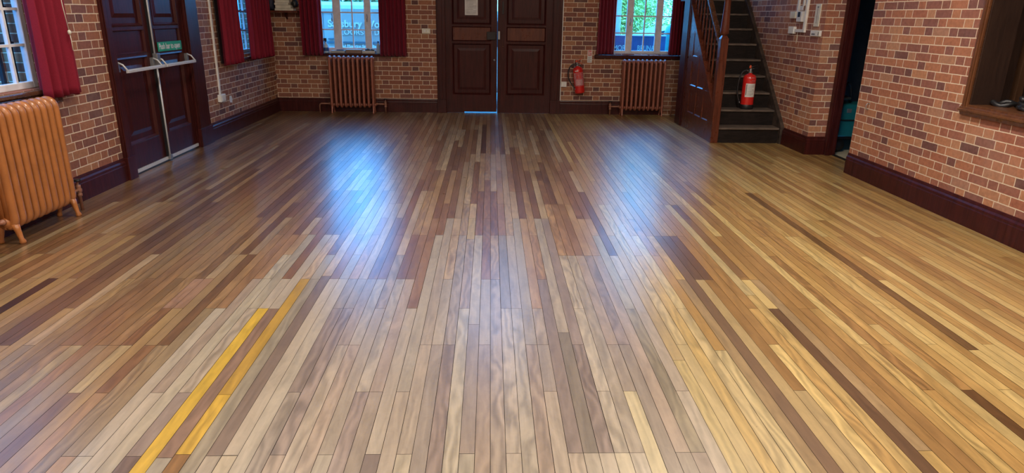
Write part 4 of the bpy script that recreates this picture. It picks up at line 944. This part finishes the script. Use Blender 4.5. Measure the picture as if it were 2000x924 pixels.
hb('hatch_back', M_hatchin, 5.0, 5.05, 2.9, 5.54, 0.0, 2.6); hb('hatch_side', M_hatchin, XR + .22, 5.05, 2.9, 3.0, 0.0, 2.6); hb('hatch_top', M_hatchin, XR + .22, 5.05, 2.9, 5.54, 2.6, 2.65)
# the black straps and clips on the counter
o = thing('strap_bundle', 'black padded strap with a bright buckle lying on the hatch counter', 'strap', (4.2, 5.28, 0.952))
bm = B(); pts = arc((4.15, 5.33, 0.972), 0.085, 0.2, PI * 1.9, 18, 'xy'); pts = [(p[0] * 1.0, p[1], p[2] + .012 * math.sin(i)) for i, p in enumerate(pts)]; tube(bm, pts, 0.020, 10); finish('pad', bm, M_black, o, smooth=True)
bm = B(); tube(bm, [(4.20, 5.25, .985), (4.25, 5.22, 1.02), (4.30, 5.20, .99), (4.27, 5.24, .97)], [.018, .024, .020, .012], 10); finish('pad', bm, M_black, o, smooth=True)
bm = B(); tube(bm, arc((4.235, 5.20, 1.0), 0.018, 0, 2 * PI, 12, 'xz'), 0.005, 6); finish('buckle', bm, M_steel, o, smooth=True)
o = thing('strap_bundle', 'heap of glossy black straps nearer the camera on the hatch counter', 'strap', (4.15, 5.02, 0.952))
bm = B()
for i in range(5):
    a0 = i * 1.3; tube(bm, [(4.14 + .09 * math.cos(a0 + q * .6) * (1 - .03 * i), 5.03 + .09 * math.sin(a0 + q * .6), .972 + .016 * i + .01 * math.sin(q * 1.7 + i)) for q in range(8)], 0.019, 8)
finish('strap', bm, M_black, o, smooth=True)
bm = B(); tube(bm, arc((4.10, 5.02, 1.055), 0.028, 0, PI, 8, 'xz'), 0.012, 8); finish('clip', bm, M_plastic, o, smooth=True)

# ------------------------------------------------------------------ teal machine in the store
mc = thing('floor_machine', 'teal wheeled floor machine in the dark store beyond the right opening', 'machine', (4.60, 8.35, 0))
bm = B(); prism(bm, [(4.34, .20), (4.34, .54), (4.37, .60), (5.00, .60), (5.00, .20)], 1, 8.25, 8.62); finish('housing', bm, M_teal, mc, bevel=0.015)
bm = B(); box(bm, 4.335, 5.0, 8.24, 8.63, .40, .415); finish('seam', bm, M_black, mc)
bm = B(); box(bm, 4.43, 4.49, 8.243, 8.25, .50, .55); finish('badge', bm, M_steel, mc, bevel=0.003)
bm = B(); tube(bm, arc((4.47, 8.42, .62), 0.06, 0, PI, 8, 'xz') , 0.012, 8); tube(bm, [(4.41, 8.42, .60), (4.41, 8.42, .72), (4.44, 8.42, .82), (4.48, 8.42, .85), (4.52, 8.42, .82), (4.54, 8.42, .72), (4.54, 8.42, .60)], 0.014, 8); finish('handle', bm, M_blackm, mc, smooth=True)
bm = B(); tube(bm, [(4.33, 8.38, .66), (4.52, 8.38, .66)], 0.018, 10); finish('grip', bm, M_steel, mc, smooth=True)
for x in (4.40, 4.92):
    bm = B(); lathe(bm, [(.03, -.02), (.085, -.02), (.09, 0), (.085, .02), (.03, .02)], M=Matrix.Translation((x, 8.30, .09)) @ Matrix.Rotation(PI / 2, 4, 'X'), seg=18); finish('wheel', bm, M_black, mc, smooth=True)
bm = B(); box(bm, 4.34, 5.0, 8.27, 8.60, .17, .20); finish('chassis', bm, M_blackm, mc)
bm = B(); tube(bm, [(4.30, 8.30, .19), (5.0, 8.30, .19)], .008, 6); finish('axle_rail', bm, M_plastic, mc, smooth=True)

# ------------------------------------------------------------------ outside
M_asph = simple('driveway', (0.17, 0.17, 0.165), 0.9, scale=3)
bm = B(); box(bm, -40, 40, YB + 0.3, 60, -0.5, -0.35); box(bm, -40, XL - 0.3, -30, YB + 0.3, -0.5, -0.35)
struct(finish('ground', bm, M_asph))
M_van = simple('van_paint', (0.50, 0.37, 0.31), 0.3, var=0.03, scale=1, coat=0.4); M_letter = simple('van_lettering', (0.90, 0.75, 0.66), 0.4, var=0.02)
M_trimg = simple('grey_trim', (0.12, 0.14, 0.16), 0.5); M_tyre = simple('tyre', (0.02, 0.02, 0.02), 0.8); M_carglass = simple('dark_car_glass', (0.03, 0.05, 0.06), 0.08, coat=0.5)
van = thing('van', 'white van with shop lettering parked outside the left far window', 'van', (-2.4, 15.4, -0.35))
VY = 14.5
bm = B(); prism(bm, [(VY + .05, -0.05), (VY, 0.05), (VY - .03, 0.75), (VY, 1.0), (VY + .02, 1.66), (VY + .07, 1.73), (VY + .3, 1.80), (VY + 1.5, 1.80), (VY + 1.75, 1.70), (VY + 1.85, 0.8), (VY + 1.8, -0.05)], 0, -4.6, -0.4)
finish('body', bm, M_van, van, bevel=0.02)
bm = B(); prism(bm, [(VY + .06, 1.60), (VY + .14, 1.66), (VY + 1.65, 1.66), (VY + 1.8, 0.8), (VY + 1.8, 0.0), (VY + .05, 0.0), (VY + .02, .9)], 0, -0.4, 0.75); finish('cab', bm, M_van, van, bevel=0.1, seg=4)
bm = B(); prism(bm, [(-0.3, 0.95), (0.42, 0.95), (0.12, 1.5), (-0.3, 1.5)], 1, VY + .0, VY + .03); finish('cab_window', bm, M_carglass, van, bevel=0.01)
bm = B(); box(bm, -4.6, -0.4, VY - .045, VY + .0, 0.985, 1.02); finish('side_rail', bm, M_trimg, van)
bm = B(); box(bm, -3.50, -3.488, VY - .012, VY + .02, 0.1, 1.62); box(bm, -2.0, -1.988, VY - .012, VY + .02, 0.1, 1.62); finish('door_seam', bm, M_trimg, van)
bm = B(); box(bm, -3.44, -3.428, VY - .012, VY + .02, 0.1, 1.58); box(bm, -3.44, -3.1, VY - .008, VY + .02, 1.58, 1.592); finish('door_seam', bm, M_trimg, van)
bm = B(); box(bm, -3.34, -3.22, VY - .06, VY - .0, 1.06, 1.085); finish('door_handle', bm, M_trimg, van, bevel=0.01)
for x in (-3.9, -0.6):
    bm = B(); lathe(bm, [(.10, -.1), (.30, -.1), (.33, -.07), (.33, .07), (.30, .1), (.1, .1)], M=Matrix.Translation((x, VY + .15, -.02)) @ Matrix.Rotation(PI / 2, 4, 'X'), seg=24); finish('wheel', bm, M_tyre, van, smooth=True)
text('Salisbury Wood', 0.195, (-3.335, VY + .0, 1.305), FACE_MY, M_letter, van, bold=0.004, extrude=0.02)
text('FLOORS LTD', 0.14, (-3.165, VY + .0, 1.155), FACE_MY, M_letter, van, extrude=0.02, spacing=1.10)
text('Wood Flooring Specialists', 0.085, (-3.21, VY - .02, 0.90), FACE_MY, M_letter, van, bold=0.003, extrude=0.02)
# foliage
def leaves(name, blobs, n, col_a, col_b, label, cat, trunk, ls=0.07, seed=1):
    r = random.Random(seed)
    root = thing(name, label, cat, trunk[0] + (-0.35,))
    m, nt, b = newmat(name + '_leaf'); at = N(nt, 'ShaderNodeAttribute', attribute_name='leafc'); nt.links.new(at.outputs['Color'], b.inputs['Base Color']); setin(b, Roughness=0.6)
    bm = B(); lc = bm.loops.layers.float_color.new('leafc')
    for (c, s) in blobs:
        for k in range(int(n / len(blobs))):
            v = Vector((r.gauss(0, 1), r.gauss(0, 1), r.gauss(0, 1))).normalized() * (r.random() ** 0.4)
            p = Vector((c[0] + v.x * s[0], c[1] + v.y * s[1], c[2] + v.z * s[2]))
            a = Vector((r.uniform(-1, 1), r.uniform(-1, 1), r.uniform(-1, 1))).normalized(); q = a.orthogonal().normalized()
            l = ls * r.uniform(.6, 1.4); w_ = l * .35
            f = bm.faces.new([bm.verts.new(p - a * l), bm.verts.new(p + q * w_), bm.verts.new(p + a * l), bm.verts.new(p - q * w_)])
            t_ = r.random(); cc = tuple(x + (y - x) * t_ for x, y in zip(col_a, col_b))
            for lo in f.loops: lo[lc] = (*cc, 1)
    bmesh.ops.translate(bm, verts=bm.verts, vec=-root_loc(root))
    me = bpy.data.meshes.new('foliage'); bm.to_mesh(me); bm.free(); me.materials.append(m)
    o = bpy.data.objects.new('foliage', me); C.objects.link(o); o.parent = root
    bm = B(); tx, ty = trunk[0]; tube(bm, [(tx, ty, -0.36), (tx + .05, ty, trunk[1] * .5), (tx, ty, trunk[1])], [.10, .08, .04], 8); finish('trunk', bm, M_sill, root, smooth=True)
    return root
leaves('tree', [((2.6, 19.5, 2.6), (1.3, 1.0, 1.2)), ((4.2, 19.8, 2.4), (1.5, 1.0, 1.4)), ((3.4, 19.2, 1.6), (1.2, .8, .8)), ((3.4, 19.6, 3.6), (2.2, 1.1, 1.3))], 30000, (0.30, 0.34, 0.06), (0.85, 0.75, 0.18), 'light green leafy tree seen through the car-side window', 'tree', ((3.4, 19.6), 4.6), 0.055, 2)
leaves('tree', [((8.3, 23.0, 3.0), (1.9, 1.0, 1.8)), ((7.9, 22.8, 1.6), (1.8, .8, 1.0))], 5000, (0.08, 0.20, 0.06), (0.30, 0.46, 0.14), 'darker green tree behind the parked car, to the right', 'tree', ((8.0, 22.8), 2.4), 0.09, 3)
leaves('hedge', [((-6.5, 24.5, 1.9), (2.0, 1.0, 1.6)), ((-4.2, 24.5, 1.8), (2.0, 1.0, 1.6)), ((-2.0, 24.5, 1.9), (2.0, 1.0, 1.6))], 9000, (0.16, 0.17, 0.06), (0.34, 0.36, 0.14), 'green hedge showing over the roof of the van', 'hedge', ((-4.2, 24.5), 1.5), 0.12, 4)
leaves('bush', [((-6.4, 8.2, 0.9), (.9, .9, 1.0))], 2500, (0.10, 0.26, 0.06), (0.36, 0.52, 0.14), 'green bush outside the near left window', 'bush', ((-6.4, 8.2), 0.9), 0.08, 5)
# porch post
bm = B(); box(bm, 2.375, 2.50, 13.42, 13.54, -0.35, 3.4); box(bm, 2.34, 2.535, 13.385, 13.575, -0.35, -0.15); tag(finish('porch_post', bm, M_frame, bevel=0.01), 'pale painted post outside the left pane of the car-side window', 'post')
# blue lettered board
M_bboard = simple('dark_blue_board', (0.020, 0.045, 0.13), 0.5, var=0.3, scale=4); M_chalk = simple('pale_green_paint', (0.22, 0.34, 0.34), 0.6)
bb = thing('lettered_board', 'dark blue board with pale capital letters outside the car-side window', 'board', (2.9, 13.25, -0.35))
bm = B(); box(bm, 2.10, 3.36, 13.26, 13.30, 0.75, 1.255); finish('panel', bm, M_bboard, bb, bevel=0.008)
bm = B(); box(bm, 2.10, 3.36, 13.25, 13.31, 1.245, 1.265); finish('top_edge', bm, M_frame, bb)
bm = B()
for x in (2.2, 3.3): box(bm, x - .03, x + .03, 13.30, 13.36, -0.35, 1.2)
finish('leg', bm, M_mah, bb)
text('MOR', 0.14, (2.350, 13.26, 0.975), FACE_MY, M_chalk, bb, bold=0.002, extrude=0.004, sx=0.78)
text('BRUNA', 0.14, (2.815, 13.26, 0.975), FACE_MY, M_chalk, bb, bold=0.002, extrude=0.004, sx=0.72)
bm = B(); lathe(bm, [(.16, -.35), (.17, -.3), (.19, .8), (.20, 1.30), (.15, 1.42), (.05, 1.48)], (3.60, 13.6, 0), 18); tag(finish('water_butt', bm, simple('teal_plastic', (0.04, 0.30, 0.27), 0.4), smooth=True), 'tall teal container outside, behind the right edge of the car-side window', 'container')
# silver car
M_car = simple('silver_car_paint', (0.80, 0.74, 0.70), 0.25, 0.0, 0.03, 1, 0.6)
car = thing('car', 'silver car parked outside the right far window', 'car', (4.9, 16.8, -0.35))
side = [(2.85, .25), (2.85, .75), (3.0, .95), (3.25, 1.05), (3.75, 1.38), (4.2, 1.50), (5.2, 1.52), (5.9, 1.42), (6.4, 1.10), (6.75, 1.02), (6.9, .7), (6.85, .2)]
bm = B(); prism(bm, [(x, z - .12) for x, z in side], 1, 16.05, 17.7); finish('body', bm, M_car, car, bevel=0.09, seg=4)
bm = B(); prism(bm, [(3.52, .97), (3.92, 1.28), (4.28, 1.35), (4.55, 1.36), (4.55, .97)], 1, 16.03, 16.06); prism(bm, [(4.62, .97), (4.62, 1.36), (5.2, 1.36), (5.75, 1.28), (6.1, .97)], 1, 16.03, 16.06); finish('side_window', bm, M_carglass, car)
bm = B(); box(bm, 3.62, 3.78, 15.93, 16.07, .93, 1.03); finish('wing_mirror', bm, M_car, car, bevel=0.02)
for x in (3.55, 6.1):
    bm = B(); lathe(bm, [(.12, -.09), (.28, -.09), (.31, -.06), (.31, .06), (.28, .09), (.12, .09)], M=Matrix.Translation((x, 16.12, -.04)) @ Matrix.Rotation(PI / 2, 4, 'X'), seg=22); finish('wheel', bm, M_tyre, car, smooth=True)
M_carr = simple('red_car_paint', (0.42, 0.06, 0.05), 0.25, coat=0.5)
car2 = thing('car', 'distant red and white car outside, left of the silver car', 'car', (2.3, 21.5, -0.35))
bm = B(); prism(bm, [(.4, .0), (.4, .7), (.8, .85), (3.3, .85), (3.4, .0)], 1, 21, 22.5); finish('body', bm, M_carr, car2, bevel=0.05)
bm = B(); prism(bm, [(.8, .85), (1.3, 1.35), (2.6, 1.38), (3.2, .85)], 1, 21.05, 22.45); finish('cabin', bm, M_frame, car2, bevel=0.05)
# ribbed fence outside the left corner window, brick pier outside the near one
fe = thing('ribbed_fence', 'pale ribbed sheet fence outside the left corner window', 'fence', (-4.7, 13.0, -0.35))
bm = B(); pts = []; y = 11.9; 
while y < 17:
    pts += [(-4.70, y), (-4.70, y + .045), (-4.74, y + .055), (-4.74, y + .085)]; y += .10
bk = [(-4.76, y), (-4.76, 11.9)]
prism(bm, pts + bk, 2, -0.35, 2.4); finish('sheet', bm, simple('pale_sheet', (0.50, 0.52, 0.54), 0.4), fe)
bm = B(); box(bm, -4.68, -4.64, 11.9, 17, 1.9, 2.0); finish('rail', bm, M_blackm, fe)
bm = B(); box(bm, -4.22, XL - 0.3, 5.58, 6.1, -0.35, 3.2); struct(finish('wall_left_buttress', bm, M_brickL))

nb = thing('sky_block_house', 'added grey rendered house that blocks the sky outside the left windows', 'house', (-9.5, 3, -0.35))  # unseen house, added to keep sky light out of the left windows
bm = B(); box(bm, -12, -9, -6, 22, -0.35, 6.0); finish('wall', bm, simple('sky_block_render', (0.26, 0.25, 0.23), 0.85), nb)  # wall of the added sky-blocking house
bm = B(); prism(bm, [(-12.3, 5.95), (-8.7, 5.95), (-10.5, 8.0)], 1, -6.2, 22.2); finish('roof', bm, simple('sky_block_slate', (0.10, 0.10, 0.11), 0.7), nb)  # roof of the added sky-blocking house
# ------------------------------------------------------------------ lamps and sky
M_tube = emit('lamp_tube', (1.0, 0.93, 0.86), 6.0)
LP = [(-1.9, -2.2), (1.9, -2.2), (-1.9, 1.2), (1.9, 1.2), (-1.9, 4.6), (1.9, 4.6)]
LE = [105, 120, 76, 104, 92, 130]
POS = ('rear left', 'rear right', 'left, above the camera', 'right, above the camera', 'left, level with the hatch', 'right, level with the hatch')
for (x, y), e, ps in zip(LP, LE, POS):
    L = thing('ceiling_light', 'long white ceiling light, ' + ps, 'ceiling light', (x, y, ZC))
    bm = B(); box(bm, x - .11, x + .11, y - .75, y + .75, ZC - .60, ZC - .54); finish('housing', bm, M_white, L)
    bm = B(); tube(bm, [(x, y - .6, ZC - .54), (x, y - .6, ZC)], .01, 6); tube(bm, [(x, y + .6, ZC - .54), (x, y + .6, ZC)], .01, 6); finish('suspension', bm, M_steel, L)
    bm = B(); tube(bm, [(x, y - .70, ZC - .625), (x, y + .70, ZC - .625)], .018, 8); finish('tube', bm, M_tube, L)
    ld = bpy.data.lights.new('tube_light', 'AREA'); ld.shape = 'RECTANGLE'; ld.size = 0.25; ld.size_y = 1.5; ld.energy = e; ld.color = (1.0, 0.90, 0.79)
    lo = bpy.data.objects.new('tube_light', ld); C.objects.link(lo); lo.parent = L; lo.location = (0, 0, -.655)
w = bpy.data.worlds.new('sky'); bpy.context.scene.world = w; w.use_nodes = True
nt = w.node_tree; bg = nt.nodes['Background']
tc = N(nt, 'ShaderNodeTexCoord'); spx = N(nt, 'ShaderNodeSeparateXYZ'); nt.links.new(tc.outputs['Generated'], spx.inputs[0])
no = N(nt, 'ShaderNodeTexNoise'); no.inputs['Scale'].default_value = 2.5; no.inputs['Detail'].default_value = 5; nt.links.new(tc.outputs['Generated'], no.inputs['Vector'])
f = math_n(nt, 'MULTIPLY_ADD', no.outputs['Fac'], 0.4, spx.outputs[2])
nt.links.new(ramp(nt, f, [(0.1, (0.08, 0.42, 1.0)), (0.9, (0.05, 0.38, 1.0))]), bg.inputs['Color'])
bg.inputs['Strength'].default_value = 12.0
for o in bpy.data.objects:
    if o.get('_local') is not None: del o['_local']
